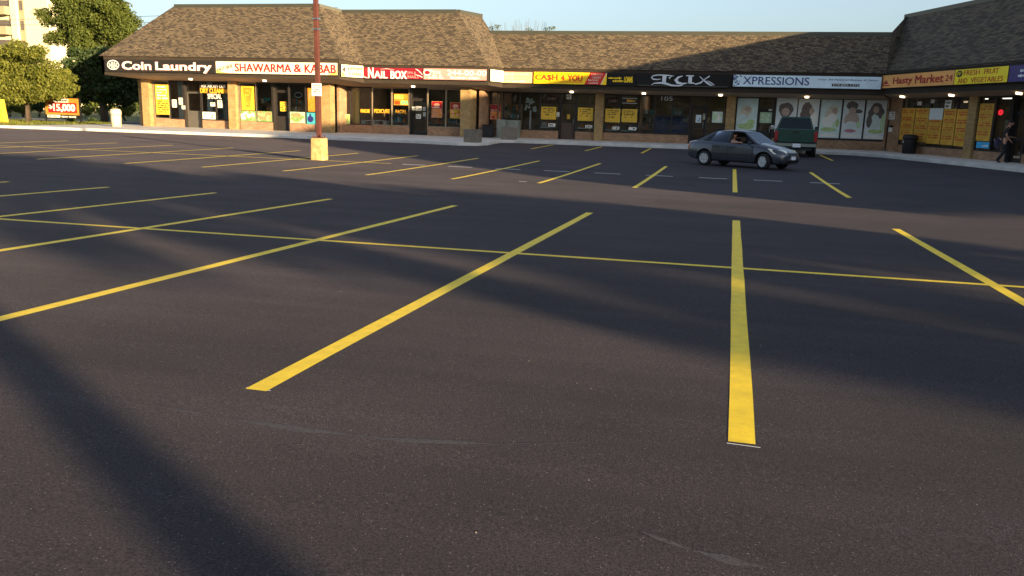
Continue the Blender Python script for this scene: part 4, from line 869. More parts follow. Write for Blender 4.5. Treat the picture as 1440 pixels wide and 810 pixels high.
for k, (a, b, c, d, lb) in enumerate(((1290.5, 1296, 143, 148, 'small white square paper high in the second market window'), (1309, 1314, 140, 145, 'small white square paper high in the third market window'), (1329, 1338, 141, 153, 'pale paper high in the fourth market window'))):
    flat(FR, 'notice', lb, 'notice', a, b, c, d, ['paper', 'ink'], rows(FR, 2, 1, k), group=GW)
flat(FR, 'notice', 'pale notice on the brick between the salon and the market', 'notice', 1250, 1258.5, 157, 168, ['pale_grey', 'red_ink'], rows(FR, 3, 1, 3), w=.035, group=GW)
u, z = FR.at(1253.5, 180.5, .035); r_ = empty('wall_box', FR.P(u, .035, z-.2), 'white wall box with a black hood on the brick by the market', 'box')
MB().fbox(FR, u-.14, u+.14, .032, .13, z-.2, z+.05).build('case', 'white', r_, bevel=.01); MB().fbox(FR, u-.17, u+.17, .032, .2, z+.055, z+.16).build('hood', 'black', r_, bevel=.02)
u, z = FR.at(1407.5, 158, -.12); mb = MB(); mb.ellipse(FR, u, z, .17, .12, -.12, -.1, 0); mb.text(FR, 'OPEN', u-.15, u+.15, z-.06, z+.06, -.1, 1, .02, .006)
tag(mb.build('neon_sign', ['neon_red', 'pinkish'], origin=FR.P(u, -.12, z-.15)), 'glowing red neon sign in the market window above the walking person', 'neon sign')
mb = MB(); u, z = FR.at(1402, 205, -.4); mb.lathe([(.16, 0), (.17, .05), (.17, .42), (.1, .5), (.05, .52), (.05, .58)], FR.P(u, -.4, z-.15)); tag(mb.build('water_bottle', mat('bottle_blue', lin(40, 80, 160), .2, var=.2, coat=1.), origin=FR.P(u, -.4, z-.15)), 'big blue water bottle inside the market window behind the person', 'bottle')
MB_ = MB(); MB_.fbox(FR, u-.35, u+.35, -.62, -.18, .16, z-.15); tag(MB_.build('display_ledge', 'brown_door', origin=FR.P(u, -.4, .16)), 'low brown ledge under the blue bottle inside the market window', 'ledge')

def shelf(fr, px, w, wid, hgt, pal, label, seed):
    u = fr.U(px, 158, w); r_ = empty('display_shelf', fr.P(u, w, .16), label, 'shelf', 'dim shelves inside the shops'); r = random.Random(seed)
    mb = MB(); mb.fbox(fr, u-wid/2, u-wid/2+.04, w-.2, w+.2, .16, hgt); mb.fbox(fr, u+wid/2-.04, u+wid/2, w-.2, w+.2, .16, hgt); mb.fbox(fr, u-wid/2, u+wid/2, w-.22, w-.19, .16, hgt); gd = MB(); z = .4
    while z < hgt:
        mb.fbox(fr, u-wid/2+.045, u+wid/2-.045, w-.18, w+.2, z-.03, z); a = u-wid/2+.07
        while a < u+wid/2-.2:
            b_ = r.uniform(.06, .16); gd.fbox(fr, a, a+b_, w-.1, w+.15, z+.001, z+r.uniform(.12, .36), r.randrange(len(pal))); a += b_+r.uniform(.01, .08)
        z += .48
    mb.build('rack', 'tan_alu', r_); gd.build('goods', pal, r_)
for fr, px, w, wid, hgt, lb in ((FA, 228, -1.6, 1.5, 1.9, 'dim shelf behind the leftmost laundry window'), (FA, 315, -2.2, 1.2, 1.5, 'dim shelf deep behind the dry cleaning lettering'), (FA, 372, -1.8, 1.3, 2.0, 'dim shelf behind the pane left of the shawarma door'), (FA, 420, -1.7, 1.4, 1.9, 'dim shelf behind the oval open sign'),
                               (FB, 562, -2.0, 1.3, 1.6, 'dim shelf behind the pane with the colourful lit sign'), (FB, 613, -1.6, 1.3, 1.5, 'dim shelf behind the pizza poster nearest the nail shop door'), (FB, 640, -1.8, 1.2, 1.7, 'dim shelf behind the pizza poster by the projecting pillar'),
                               (FC, 722, -1.5, 1.1, 2.2, 'dim shelf behind the glass above the wide grey meter cabinet'), (FC, 772, -1.6, 1.2, 2.3, 'dim shelf in the cash shop left of the brown door'), (FC, 824, -1.6, 1.3, 2.3, 'dim shelf in the cash shop right of the brown door'), (FC, 872, -1.7, 2.0, 2.3, 'wide dim shelf behind the two cash posters right of the pillar'), (FC, 908, -1.9, 1.2, 2.1, 'dim shelf behind the blank dark pane of the tux shop'), (FC, 955, -1.5, 1.3, 2.3, 'dim rack above the blue half curtain of the tux shop')):
    shelf(fr, px, w, wid, hgt, ['interior', 'pale_grey', 'food_print', 'tan_alu', 'meter_grey', 'kebab_print', 'teal_print'], lb, int(px))
for px, w0_ in ((254, .34), (294, .3)):
    u = FA.U(px, 145, -.9); MB().fbox(FA, u-w0_/2, u+w0_/2, -1.1, -.9, .16, 3.3).build('interior_column', 'pale_teal', plaza)
u = FA.U(319, 150, -.3); mb = MB()
for k in range(6): mb.fbox(FA, u-.25+k*.09, u-.17+k*.09, -.34-.03*(k % 2), -.3-.03*(k % 2), .7, 2.6)
tag(mb.build('curtain', 'meter_grey', origin=FA.P(u, -.3, .7)), 'grey hanging blind beside the pillar in the dry cleaning window', 'curtain')

# ------------------------------------------------------------------ street furniture
pc = gp(449, 225.5); pc.x -= .1
r_ = empty('concrete_base', (pc.x, pc.y+.215, 0), 'weathered square concrete base under the rusty lamp post', 'post base')
b = MB(); b.hexa([(pc.x-.215, pc.y, -.02), (pc.x+.215, pc.y, -.02), (pc.x+.215, pc.y+.43, -.02), (pc.x-.215, pc.y+.43, -.02), (pc.x-.205, pc.y+.01, .72), (pc.x+.205, pc.y+.01, .72), (pc.x+.205, pc.y+.42, .72), (pc.x-.205, pc.y+.42, .72)])
b.build('block', 'old_concrete', r_, bevel=.035)
lp = Vector((pc.x+.0, pc.y+.215, .72))
r_ = empty('lamp_post', lp, 'tall thin rusty red lamp post on a concrete base in the lot', 'lamp post')
lean = -.006
def lpp(h, dx=0, dy=0): return Vector((lp.x+lean*h+dx, lp.y+dy, lp.z+h))
mb = MB(); mb.prism([lpp(.03, a, b_) for a, b_ in ((-.07, -.07), (.07, -.07), (.07, .07), (-.07, .07))], [lpp(8.4, a, b_) for a, b_ in ((-.06, -.06), (.06, -.06), (.06, .06), (-.06, .06))]); mb.build('pole', 'rust', r_, bevel=.01)
MB().box(lp.x-.17, lp.x+.17, lp.y-.17, lp.y+.17, .72, .75).build('base_plate', 'rust', r_)
for a in (-.13, .13):
    for b_ in (-.13, .13): MB().lathe([(.02, .75), (.02, .82), (.0, .82)], (lp.x+a, lp.y+b_, 0), n=6).build('bolt', 'rust', r_)
for py in (26.5, 41): zz = atY(443.5, py, lp.y).z-lp.z; MB().prism([lpp(zz-.02, a, b_) for a, b_ in ((-.1, -.1), (.1, -.1), (.1, .1), (-.1, .1))], [lpp(zz+.02, a, b_) for a, b_ in ((-.1, -.1), (.1, -.1), (.1, .1), (-.1, .1))]).build('strap', 'chrome', r_)
hd = MB(); c = lpp(8.4); hd.box(c.x-.9, c.x+.9, c.y-.05, c.y+.05, c.z, c.z+.1)
for s in (-1, 1): hd.box(c.x+s*.9-.3, c.x+s*.9+.3, c.y-.22, c.y+.22, c.z-.02, c.z+.16)
hd.build('lamp_head', 'dark_alu', r_, bevel=.02)
P0, P1 = atY(438.2, 117, lp.y-.12), atY(452.2, 135, lp.y-.12)
pf = Frame(P0.x, lp.y-.11); r_ = empty('notice_sign', ((P0.x+P1.x)/2, lp.y-.11, P1.z), 'small white rectangular notice fixed to the rusty lamp post', 'sign')
MB().fbox(pf, 0, P1.x-P0.x, 0, .012, P1.z, P0.z).build('panel', 'white', r_); mb = MB(); mb.scribble(pf, .04, P1.x-P0.x-.04, P1.z+.04, P0.z-.04, .012, 5, 0, 4, .8, .002); mb.build('print', 'scuff', r_)
# cream litter bin
p = gp(165, 178.3, .15); h = atY(165, 153, p.y).z-.15; rr = (atY(172.5, 168, p.y)-atY(158, 168, p.y)).length/2
rr *= .86; p = Vector((p.x-.32, p.y+rr, .15))
r_ = empty('litter_bin', p, 'cream octagonal litter bin with a domed top at the end of the pavement', 'litter bin')
mb = MB(); mb.lathe([(rr*.92, 0), (rr*.96, h*.62), (rr*.96, h*.64)], p, n=8); mb.build('body', 'bin_cream', r_)
mb = MB(); mb.lathe([(rr*1.04, h*.66), (rr*1.04, h*.86), (rr*.8, h*.97), (rr*.5, h)], p, n=8); mb.build('lid', 'bin_cream', r_)
MB().lathe([(rr*.9, h*.64), (rr*.9, h*.66)], p, n=8).build('gap', 'black', r_)
# stone planters by the projecting pillar
def planter(px, py, h, wpx, label):
    p = gp(px, py, .15); hw = .5*wpx*p.y/F*1.04; r_ = empty('planter', (p.x, p.y+hw, .15), label, 'planter', 'pebbled planters on the pavement')
    mb = MB(); a = [(-1, -1), (1, -1), (1, 1), (-1, 1)]
    mb.prism([(p.x+hw*.96*x, p.y+hw+hw*y*.96, .15) for x, y in a], [(p.x+hw*x, p.y+hw+hw*y, .15+h) for x, y in a]); mb.build('tub', 'aggregate', r_, bevel=.02)
    s = MB(); s.box(p.x-hw*.8, p.x+hw*.8, p.y+hw*.2, p.y+hw*1.8, .15+h-.06, .15+h+.004); s.build('soil', 'bark', r_)
planter(661.5, 200.5, .66, 21.5, 'square pebbled planter in front of the projecting brick pillar')
planter(713, 196.5, .72, 19.5, 'square pebbled planter beside the grey meter box')
def cabinet(px0, px1, py0, Y, label):
    a, b = atY(px0, 180, Y), atY(px1, 180, Y); zt = atY((px0+px1)/2, py0, Y).z
    r_ = empty('meter_cabinet', ((a.x+b.x)/2, Y+.3, .15), label, 'cabinet', 'grey meter cabinets against the plaza wall')
    MB().box(a.x, b.x, Y, Y+.6, .15, zt).build('case', 'meter_grey', r_, bevel=.02); MB().box(a.x+.06, b.x-.06, Y-.015, Y, .3, zt-.1).build('door', 'meter_grey', r_)
cabinet(698, 709.5, 168, 50.4, 'narrow grey meter cabinet behind the right planter'); cabinet(712.5, 729, 169, 51.0, 'wide grey meter cabinet left of the cash shop window')
p = gp(685, 193.5, .15); r_ = empty('rubbish_bin', (p.x, p.y+.45, .15), 'low black rubbish bin in the dark recess between the two planters', 'bin')
mb = MB(); hw = .5*15*p.y/F; mb.prism([(p.x-hw*.85, p.y, .15), (p.x+hw*.85, p.y, .15), (p.x+hw*.85, p.y+.6, .15), (p.x-hw*.85, p.y+.6, .15)], [(p.x-hw, p.y-.03, .85), (p.x+hw, p.y-.03, .85), (p.x+hw, p.y+.65, .85), (p.x-hw, p.y+.65, .85)]); mb.build('tub', 'black', r_, bevel=.03)
MB().box(p.x-hw*1.04, p.x+hw*1.04, p.y-.06, p.y+.68, .853, .92).build('lid', 'black', r_, bevel=.03)
# black bin at the market
u, _ = FR.at(1279, 205, .55); c = FR.P(u, .55, .15); r_ = empty('litter_bin', c, 'black round litter bin in front of the amber market windows', 'litter bin')
mb = MB(); mb.lathe([(.30, 0), (.345, .06), (.36, .7), (.36, .74)], c, n=18); mb.build('body', 'black', r_)
mb = MB(); mb.lathe([(.39, .75), (.39, .86), (.34, .96), (.2, 1.0)], c, n=18); mb.build('lid', 'plastic', r_)
MB().fbox(FR, u-.05, u+.05, .55+.37, .55+.375, 0.72, .8).build('sticker', 'white', r_)
# portable price sign on the lawn
p = gp(88, 172.5, .13); Y = p.y; sf = Frame(0, Y)
X = lambda px, py=155: sf.at(px, py)[0]; Z = lambda py, px=88: sf.at(px, py)[1]
r_ = empty('price_sign', (p.x, Y, .13), 'yellow and red roadside board advertising $15,000 on a black frame', 'sign')
MB().fbox(sf, X(64), X(112), -.06, 0, Z(161.5), Z(138)).build('panel', mat('board_yellow', lin(176, 128, 50), .5, var=.15), r_)
MB().fbox(sf, X(68), X(108), .0, .006, Z(158.5), Z(144.5)).build('red_field', mat('board_red', lin(150, 30, 34), .5, var=.15), r_)
mb = MB(); mb.fbox(sf, X(76), X(97), 0, .006, Z(144), Z(139), 0); mb.fbox(sf, X(66), X(84), 0, .006, Z(165.5), Z(161.9), 0); mb.build('white_strip', 'white', r_)
mb = MB(); mb.text(sf, '$', X(69), X(74.5), Z(154), Z(146.5), .006, 0, .03); mb.text(sf, '15,000', X(75.5), X(106), Z(157.5), Z(146.5), .006, 0, .06); mb.build('lettering', 'white', r_)
mb = MB(); mb.scribble(sf, X(77), X(96), Z(143.6), Z(139.3), .006, 1, 0, 4, .95); mb.scribble(sf, X(66.5), X(83), Z(165.2), Z(162), .006, 1, 0, 8, .9); mb.build('small_lettering', 'ink', r_)
mb = MB(); mb.scribble(sf, X(85), X(111), Z(166), Z(162), 0., 1, 0, 8, .95); mb.build('lower_lettering', 'paper', r_)
MB().fbox(sf, X(65), X(112), -.05, -.002, Z(166.5), Z(161.6)).build('lower_panel', 'black', r_)
fm = MB(); fm.fbox(sf, X(63.2), X(64), -.08, .03, .1, Z(137.4)); fm.fbox(sf, X(112), X(113), -.08, .03, .1, Z(137)); fm.fbox(sf, X(63.2), X(113), -.08, .03, Z(138), Z(136.8)); fm.fbox(sf, X(60), X(116), -.5, .4, .1, .18); fm.build('frame', 'black', r_)
# yellow post at the left edge
p = gp(2, 172.5, .13); r_ = MB().hexa([(p.x-.22, p.y, .1), (p.x+.2, p.y, .1), (p.x+.2, p.y+.4, .1), (p.x-.22, p.y+.4, .1), (p.x-.36, p.y, 1.62), (p.x+.0, p.y, 1.62), (p.x+.0, p.y+.4, 1.62), (p.x-.36, p.y+.4, 1.62)]).build('marker_post', mat('marker_yellow', lin(206, 164, 50), .7, var=.2), origin=(p.x, p.y, .13), bevel=.02)
tag(r_, 'short leaning yellow marker post at the left edge of the lot', 'post')

# ------------------------------------------------------------------ vehicles
def lerp_tab(tab, x):
    if x <= tab[0][0]: return tab[0][1]
    for (a, va), (b, vb) in zip(tab, tab[1:]):
        if x <= b:
            t = (x-a)/(b-a); return va+(vb-va)*t
    return tab[-1][1]
def evalmesh(ob):
    dg = bpy.context.evaluated_depsgraph_get(); dg.update(); return bpy.data.meshes.new_from_object(ob.evaluated_get(dg))
def cut(ob, cutters):
    for c in cutters:
        md = ob.modifiers.new('b', 'BOOLEAN'); md.operation = 'DIFFERENCE'; md.object = c; md.solver = 'EXACT'
    me = evalmesh(ob); old = ob.data; ob.modifiers.clear(); ob.data = me; bpy.data.meshes.remove(old)
    for c in cutters: bpy.data.objects.remove(c)
def wheel(root, x, y, r, wd, steer=0., spokes=6, rimm='alloy'):
    sgn = 1 if y > 0 else -1
    t = MB(); t.lathe([(r*.66, -wd/2), (r*.93, -wd/2), (r, -wd*.36), (r, wd*.36), (r*.93, wd/2), (r*.66, wd/2)], (0, 0, 0), 'y', 28, 0, False)
    o = t.build('wheel', 'rubber', root, world=False); o.location = (x, y, r); o.rotation_euler = (0, 0, steer)
    q = MB(); ys_ = sgn*wd/2
    q.lathe([(r*.68, ys_*.9), (r*.66, ys_*1.0), (r*.60, ys_*.94), (r*.58, ys_*.4)], (0, 0, 0), 'y', 28, 0, False)
    q.lathe([(.001, ys_*.96), (r*.16, ys_*.96), (r*.2, ys_*.6)], (0, 0, 0), 'y', 16, 0, False)
    for k in range(spokes):
        a = 2*math.pi*k/spokes; ca, sa = math.cos(a), math.sin(a); w0, w1 = r*.16, r*.2
        pts = [(r*.12, -w0), (r*.62, -w1), (r*.62, w1), (r*.12, w0)]
        q.prism([(ca*u-sa*v, ys_*.7, sa*u+ca*v) for u, v in pts], [(ca*u-sa*v, ys_*.93, sa*u+ca*v) for u, v in pts])
    q.build('rim', rimm, o, world=False)
    b = MB(); b.lathe([(.001, ys_*.35), (r*.6, ys_*.35)], (0, 0, 0), 'y', 20); b.build('brake_disc', 'black', o, world=False)
    return o
# --- sedan: x forward, y to its left
HD = R_(-30); CS = .91
w1, w2 = gp(1072, 238.6), gp(992, 232.8)
Lf = Vector((-math.sin(HD), math.cos(HD), 0)); fw = Vector((math.cos(HD), math.sin(HD), 0))
cc = w1-fw*1.36*CS+Lf*.80*CS
car = empty('sedan', (cc.x, cc.y, gz(cc.x, cc.y)), 'grey blue four door sedan crossing the lot in front of the shops', 'car', rz=HD); car.scale = (CS, CS, CS)
hw_t = [(-2.16, .62), (-2.08, .74), (-1.8, .81), (-1.2, .845), (.0, .85), (1.2, .845), (1.75, .80), (2.02, .70), (2.16, .52)]
zb_t = [(-2.16, .42), (-2.05, .32), (-1.6, .22), (1.6, .2), (2.02, .22), (2.16, .3)]
zs_t = [(-2.16, .80), (-2.0, .90), (-1.4, .93), (0, .90), (1.0, .86), (1.6, .76), (2.0, .64), (2.16, .54)]   # shoulder
zt_t = [(-2.16, .88), (-2.08, .98), (-1.7, 1.03), (-1.3, 1.03), (.9, .99), (1.05, .985), (1.5, .90), (1.9, .77), (2.08, .67), (2.16, .58)]
def ring(x):
    hw, zb, zs, zt = (lerp_tab(t, x) for t in (hw_t, zb_t, zs_t, zt_t)); zm = zb+(zs-zb)*.45
    half = [(0, zb), (hw*.86, zb), (hw*.97, zb+.06), (hw*1.0, zm), (hw*.985, zs-.06), (hw*.95, zs), (hw*.84, zs+(zt-zs)*.6), (hw*.45, zt-.005), (0, zt)]
    return [(x, y, z) for y, z in half]+[(x, -y, z) for y, z in half[-2:0:-1]]
st = [-2.16, -2.12, -2.05, -1.9, -1.7, -1.5, -1.2, -.9, -.6, -.3, 0, .3, .6, .9, 1.05, 1.2, 1.4, 1.6, 1.75, 1.9, 2.02, 2.1, 2.16]
mb = MB(); n = 16; vs = []
for x in st: vs += ring(x)
fs = [(i*n+k, i*n+(k+1) % n, (i+1)*n+(k+1) % n, (i+1)*n+k) for i in range(len(st)-1) for k in range(n)]
fs += [tuple(range(n)), tuple((len(st)-1)*n+k for k in range(n))]
mb.add(vs, fs, 0, True); body = mb.build('body', 'car_paint', car, world=False)
XF, XR, WR = 1.36, -1.24, .305
cutters = []
for x in (XF, XR):
    for s in (-1, 1):
        q = MB(); q.lathe([(WR+.065, .42), (WR+.065, 1.2)] if s > 0 else [(WR+.065, -1.2), (WR+.065, -.42)], (x, 0, WR+.01), 'y', 32); cutters.append(q.build('cutter', 'black'))
# open cabin: remove the deck inside the doors
q = MB(); q.hexa([(-1.15, -.7, .45), (.75, -.7, .45), (.75, .7, .45), (-1.15, .7, .45), (-1.25, -.72, 1.2), (.85, -.72, 1.2), (.85, .72, 1.2), (-1.25, .72, 1.2)]); cutters.append(q.build('cutter', 'black'))
bpy.context.view_layer.update()
sv = car.matrix_world.copy(); body.parent = None; bpy.context.view_layer.update(); cut(body, cutters); body.parent = car
for p in body.data.polygons: p.use_smooth = True
try:
    body.data.set_sharp_from_angle(angle=R_(38))
except Exception: pass
# greenhouse
def gh(x, side):   # outer surface of the glasshouse at belt and roof
    pass
belt = [(-1.72, .62, 1.03), (-1.35, .72, .965), (-.25, .755, .93), (.55, .75, .925), (1.08, .66, .965)]
roofp = [(-.92, .50, 1.375), (-.7, .55, 1.405), (-.12, .58, 1.43), (.12, .575, 1.425), (.34, .52, 1.39)]
rf = MB(); vs = []
prof = [(-1.0, .46, 1.345), (-.92, .50, 1.375), (-.55, .56, 1.415), (-.12, .58, 1.43), (.15, .57, 1.42), (.34, .52, 1.39), (.40, .48, 1.37)]
for x, hw, z in prof: vs += [(x, -hw, z-.03), (x, -hw*.92, z), (x, -hw*.4, z+.025), (x, hw*.4, z+.025), (x, hw*.92, z), (x, hw, z-.03), (x, hw*.9, z-.06), (x, -hw*.9, z-.06)]
n = 8; fs = [(i*n+k, i*n+(k+1) % n, (i+1)*n+(k+1) % n, (i+1)*n+k) for i in range(len(prof)-1) for k in range(n)]+[tuple(range(n)), tuple((len(prof)-1)*n+k for k in range(n))]
rf.add(vs, fs, 0, True); rf.build('roof', 'car_paint', car, world=False)
def pillar(mb, a, b, w0, w1, t=.05):
    (x0, y0, z0), (x1, y1, z1) = a, b
    s = 1 if y0 > 0 else -1
    mb.hexa([(x0-w0, y0, z0), (x0+w0, y0, z0), (x0+w0, y0-s*t, z0), (x0-w0, y0-s*t, z0), (x1-w1, y1, z1), (x1+w1, y1, z1), (x1+w1, y1-s*t, z1), (x1-w1, y1-s*t, z1)])
for s in (-1, 1):
    mb = MB(); pillar(mb, (1.02, s*.69, .95), (.36, s*.525, 1.37), .07, .045); pillar(mb, (-1.55, s*.69, .99), (-.93, s*.51, 1.36), .16, .07); mb.build('pillar', 'car_paint', car, world=False)
    mb = MB(); pillar(mb, (-.22, s*.757, .92), (-.16, s*.575, 1.40), .045, .04); mb.build('centre_pillar', 'plastic', car, world=False)
def curved(pts, name, m_, root, n=5):
    a, b, c, d = [Vector(p) for p in pts]; vs = [(a.lerp(b, i/n)).lerp(d.lerp(c, i/n), j/n) for j in range(n+1) for i in range(n+1)]
    mb = MB(); mb.add(vs, [(j*(n+1)+i, j*(n+1)+i+1, (j+1)*(n+1)+i+1, (j+1)*(n+1)+i) for j in range(n) for i in range(n)], 0, True)
    return mb.build(name, m_, root, world=False, normals=False)
def quadg(name, pts, m_='car_glass'):
    return curved(pts, name, m_, car)
quadg('windscreen', [(1.06, -.64, .965), (1.06, .64, .965), (.39, .47, 1.385), (.39, -.47, 1.385)], 'screen_glass')
quadg('rear_window', [(-1.66, .6, 1.02), (-1.66, -.6, 1.02), (-.98, -.46, 1.355), (-.98, .46, 1.355)])
for s in (-1, 1):
    quadg('side_window', [(-.27, s*.752, .93), (-1.1, s*.735, .955), (-.86, s*.53, 1.375), (-.2, s*.572, 1.398)])
    quadg('quarter_window', [(-1.13, s*.732, .958), (-1.42, s*.71, .985), (-.93, s*.515, 1.35), (-.89, s*.525, 1.37)], 'plastic')
quadg('side_window', [(-.17, .752, .93), (.94, .70, .945), (.33, .535, 1.375), (-.12, .575, 1.4)])
quadg('side_window', [(.62, -.737, .937), (.94, -.70, .945), (.50, -.585, 1.255), (.44, -.62, 1.19)])   # near front glass is wound down
# doors as slightly proud skins with seams
def skin(x0, x1, s, name):
    mb = MB(); nx = 6; zz = [.0, .25, .5, .75, 1.]; vs = []
    for i in range(nx+1):
        x = x0+(x1-x0)*i/nx; hw, zb, zs = lerp_tab(hw_t, x), lerp_tab(zb_t, x), lerp_tab(zs_t, x); zm = zb+(zs-zb)*.45
        pr = [(zb+.08, hw*.975), ((zb+zm)/2+.03, hw*.992), (zm, hw), ((zm+zs-.06)/2, hw*.993), (zs-.05, hw*.982)]
        vs += [(x, s*(y+.006), z) for z, y in pr]
    mb.add(vs, [(i*5+k, i*5+k+1, (i+1)*5+k+1, (i+1)*5+k) for i in range(nx) for k in range(4)], 0, True)
    d = mb.build(name, 'car_paint', car, world=False)
    sm_ = MB()
    for xa in (x0-.012, x1-.006):
        pts = []
        for q in range(7):
            x = xa+.009; hw, zb, zs = lerp_tab(hw_t, x), lerp_tab(zb_t, x), lerp_tab(zs_t, x); zz_ = zb+.08+(zs-.05-zb-.08)*q/6; yy = hw*(.975+.025*min(1, q/3.) if q < 4 else 1-.018*(q-3)/3)
            pts += [(xa, s*(yy+.008), zz_), (xa+.018, s*(yy+.008), zz_)]
        sm_.add(pts, [(2*q, 2*q+1, 2*q+3, 2*q+2) for q in range(6)])
    sm_.build('seam', 'black', d, world=False, normals=False)
    x = x0+.13; hw = lerp_tab(hw_t, x); h = MB(); h.box(x-.02, x+.17, min(s*(hw+.0), s*(hw+.04)), max(s*(hw+.0), s*(hw+.04)), .765, .80); h.build('handle', 'plastic', d, bevel=.01, world=False)
    mo = MB(); mo.box(x0+.01, x1-.01, min(s*hw, s*(hw+.02)), max(s*hw, s*(hw+.02)), .50, .545); mo.build('rub_strip', 'plastic', d, world=False)
for s in (-1, 1): skin(-.19, .90, s, 'door'); skin(-.88, -.205, s, 'door')
for s in (-1, 1):
    mb = MB(); mb.lathe([(.0, -.05), (.055, -.03), (.07, .04), (.04, .1), (0, .11)], (0, 0, 0), 'y', 10); o = mb.build('mirror', 'plastic', car, world=False); o.location = (.78, s*.86, .98); o.scale = (1.1, s*1.3, .95)
    mb = MB(); mb.hexa([(2.15, s*.40, .56), (1.80, s*.825, .62), (1.70, s*.78, .62), (2.02, s*.36, .56), (2.06, s*.36, .735), (1.52, s*.85, .80), (1.50, s*.78, .815), (1.92, s*.34, .765)]); o = mb.build('headlight', 'head_lens', car, world=False, bevel=.015)
    mb = MB(); mb.hexa([(-2.165, s*.45, .70), (-2.02, s*.775, .70), (-1.98, s*.75, .70), (-2.1, s*.44, .70), (-2.13, s*.46, .90), (-1.96, s*.765, .915), (-1.92, s*.74, .915), (-2.06, s*.44, .9)]); mb.build('tail_light', 'tail_red', car, world=False, bevel=.015)
mb = MB(); mb.hexa([(2.17, -.33, .55), (2.17, .33, .55), (2.08, .33, .55), (2.08, -.33, .55), (2.12, -.36, .65), (2.12, .36, .65), (2.0, .36, .65), (2.0, -.36, .65)]); mb.build('grille', 'black', car, world=False, bevel=.015)
mb = MB(); mb.hexa([(2.17, -.45, .28), (2.17, .45, .28), (2.0, .5, .28), (2.0, -.5, .28), (2.19, -.48, .38), (2.19, .48, .38), (2.0, .5, .38), (2.0, -.5, .38)]); mb.build('air_intake', 'black', car, world=False)
mb = MB(); mb.hexa([(2.20, -.16, .40), (2.20, .16, .40), (2.15, .16, .40), (2.15, -.16, .40), (2.19, -.16, .53), (2.19, .16, .53), (2.14, .16, .53), (2.14, -.16, .53)]); mb.build('licence_plate', 'plate', car, world=False)
MB().box(-.6, -.45, -.6, -.1, .5, 1.05).box(-.6, -.1, -.6, -.1, .42, .55).build('seat', 'plastic', car, world=False, bevel=.04)
MB().box(-.6, -.45, .1, .6, .5, 1.1).box(-.6, -.1, .1, .6, .42, .55).build('seat', 'plastic', car, world=False, bevel=.04)
MB().box(.55, .95, -.66, .66, .7, .93).build('dashboard', 'plastic', car, world=False, bevel=.05)
MB().box(-1.1, .7, -.66, .66, .30, .40).build('cabin_floor', 'plastic', car, world=False)
wheel(car, XF, -.735, WR, .2, R_(-14)); wheel(car, XF, .735, WR, .2, R_(-14)); wheel(car, XR, -.735, WR, .2); wheel(car, XR, .735, WR, .2)
# --- pickup truck, nose to the shops
tp = gp(1119.5, 221.3); TH = R_(88)
truck = empty('pickup_truck', (tp.x+.0, tp.y+2.7, 0), 'dark green pickup truck parked nose in before the salon', 'truck', rz=TH)
# local x forward; rear bumper at -2.7
mb = MB()
mb.hexa([(-2.55, -.97, .58), (-.55, -.97, .58), (-.55, -.80, .58), (-2.55, -.80, .58), (-2.55, -.95, 1.30), (-.55, -.95, 1.30), (-.55, -.86, 1.30), (-2.55, -.86, 1.30)])
mb.hexa([(-2.55, .80, .58), (-.55, .80, .58), (-.55, .97, .58), (-2.55, .97, .58), (-2.55, .86, 1.30), (-.55, .86, 1.30), (-.55, .95, 1.30), (-2.55, .95, 1.30)])
mb.box(-2.52, -.55, -.85, .85, .72, .80); mb.box(-.60, -.52, -.86, .86, .6, 1.30)
mb.hexa([(1.15, -.93, .5), (2.5, -.88, .5), (2.5, .88, .5), (1.15, .93, .5), (1.15, -.88, 1.22), (2.45, -.8, 1.12), (2.45, .8, 1.12), (1.15, .88, 1.22)])
mb.hexa([(-.5, -.95, .5), (1.2, -.95, .5), (1.2, .95, .5), (-.5, .95, .5), (-.5, -.93, 1.26), (1.2, -.93, 1.22), (1.2, .93, 1.22), (-.5, .93, 1.26)])
tb = mb.build('body', 'truck_paint', truck, world=False, bevel=.03)
mb = MB(); mb.hexa([(-2.60, -.80, .70), (-2.53, -.80, .70), (-2.53, .80, .70), (-2.60, .80, .70), (-2.59, -.80, 1.31), (-2.53, -.80, 1.31), (-2.53, .80, 1.31), (-2.59, .80, 1.31)])
tg = mb.build('tailgate', 'truck_paint', truck, world=False, bevel=.02)
MB().box(-2.625, -2.59, -.13, .13, 1.13, 1.21).build('handle', 'black', tg, world=False, bevel=.01)
MB().box(-2.612, -2.6, -.72, .72, .86, .89).box(-2.612, -2.6, -.72, .72, 1.1-.02, 1.1).build('crease', 'truck_paint', tg, world=False)
# cab
mb = MB(); zb_, zt_ = 1.25, 1.86
corners = lambda x0, x1, h0, z: [(x0, -h0, z), (x1, -h0, z), (x1, h0, z), (x0, h0, z)]
ft = lambda a: a
pl = lambda p, q, t=.07: mb.hexa([(p[0]-t, p[1]-t*.6, p[2]), (p[0]+t, p[1]-t*.6, p[2]), (p[0]+t, p[1]+t*.6, p[2]), (p[0]-t, p[1]+t*.6, p[2]), (q[0]-t, q[1]-t*.6, q[2]), (q[0]+t, q[1]-t*.6, q[2]), (q[0]+t, q[1]+t*.6, q[2]), (q[0]-t, q[1]+t*.6, q[2])])
for s in (-1, 1): pl((-.45, s*.86, zb_-.03), (-.36, s*.66, zt_-.03)); pl((1.12, s*.86, zb_-.05), (.5, s*.64, zt_-.03))
mb.hexa(corners(-.46, .62, .72, zt_-.06)+corners(-.36, .45, .62, zt_+.02)); mb.build('cab', 'truck_paint', truck, world=False, bevel=.02)
def tq(name, pts, m_='car_glass'): MB().poly(pts).build(name, m_, truck, world=False, normals=False)
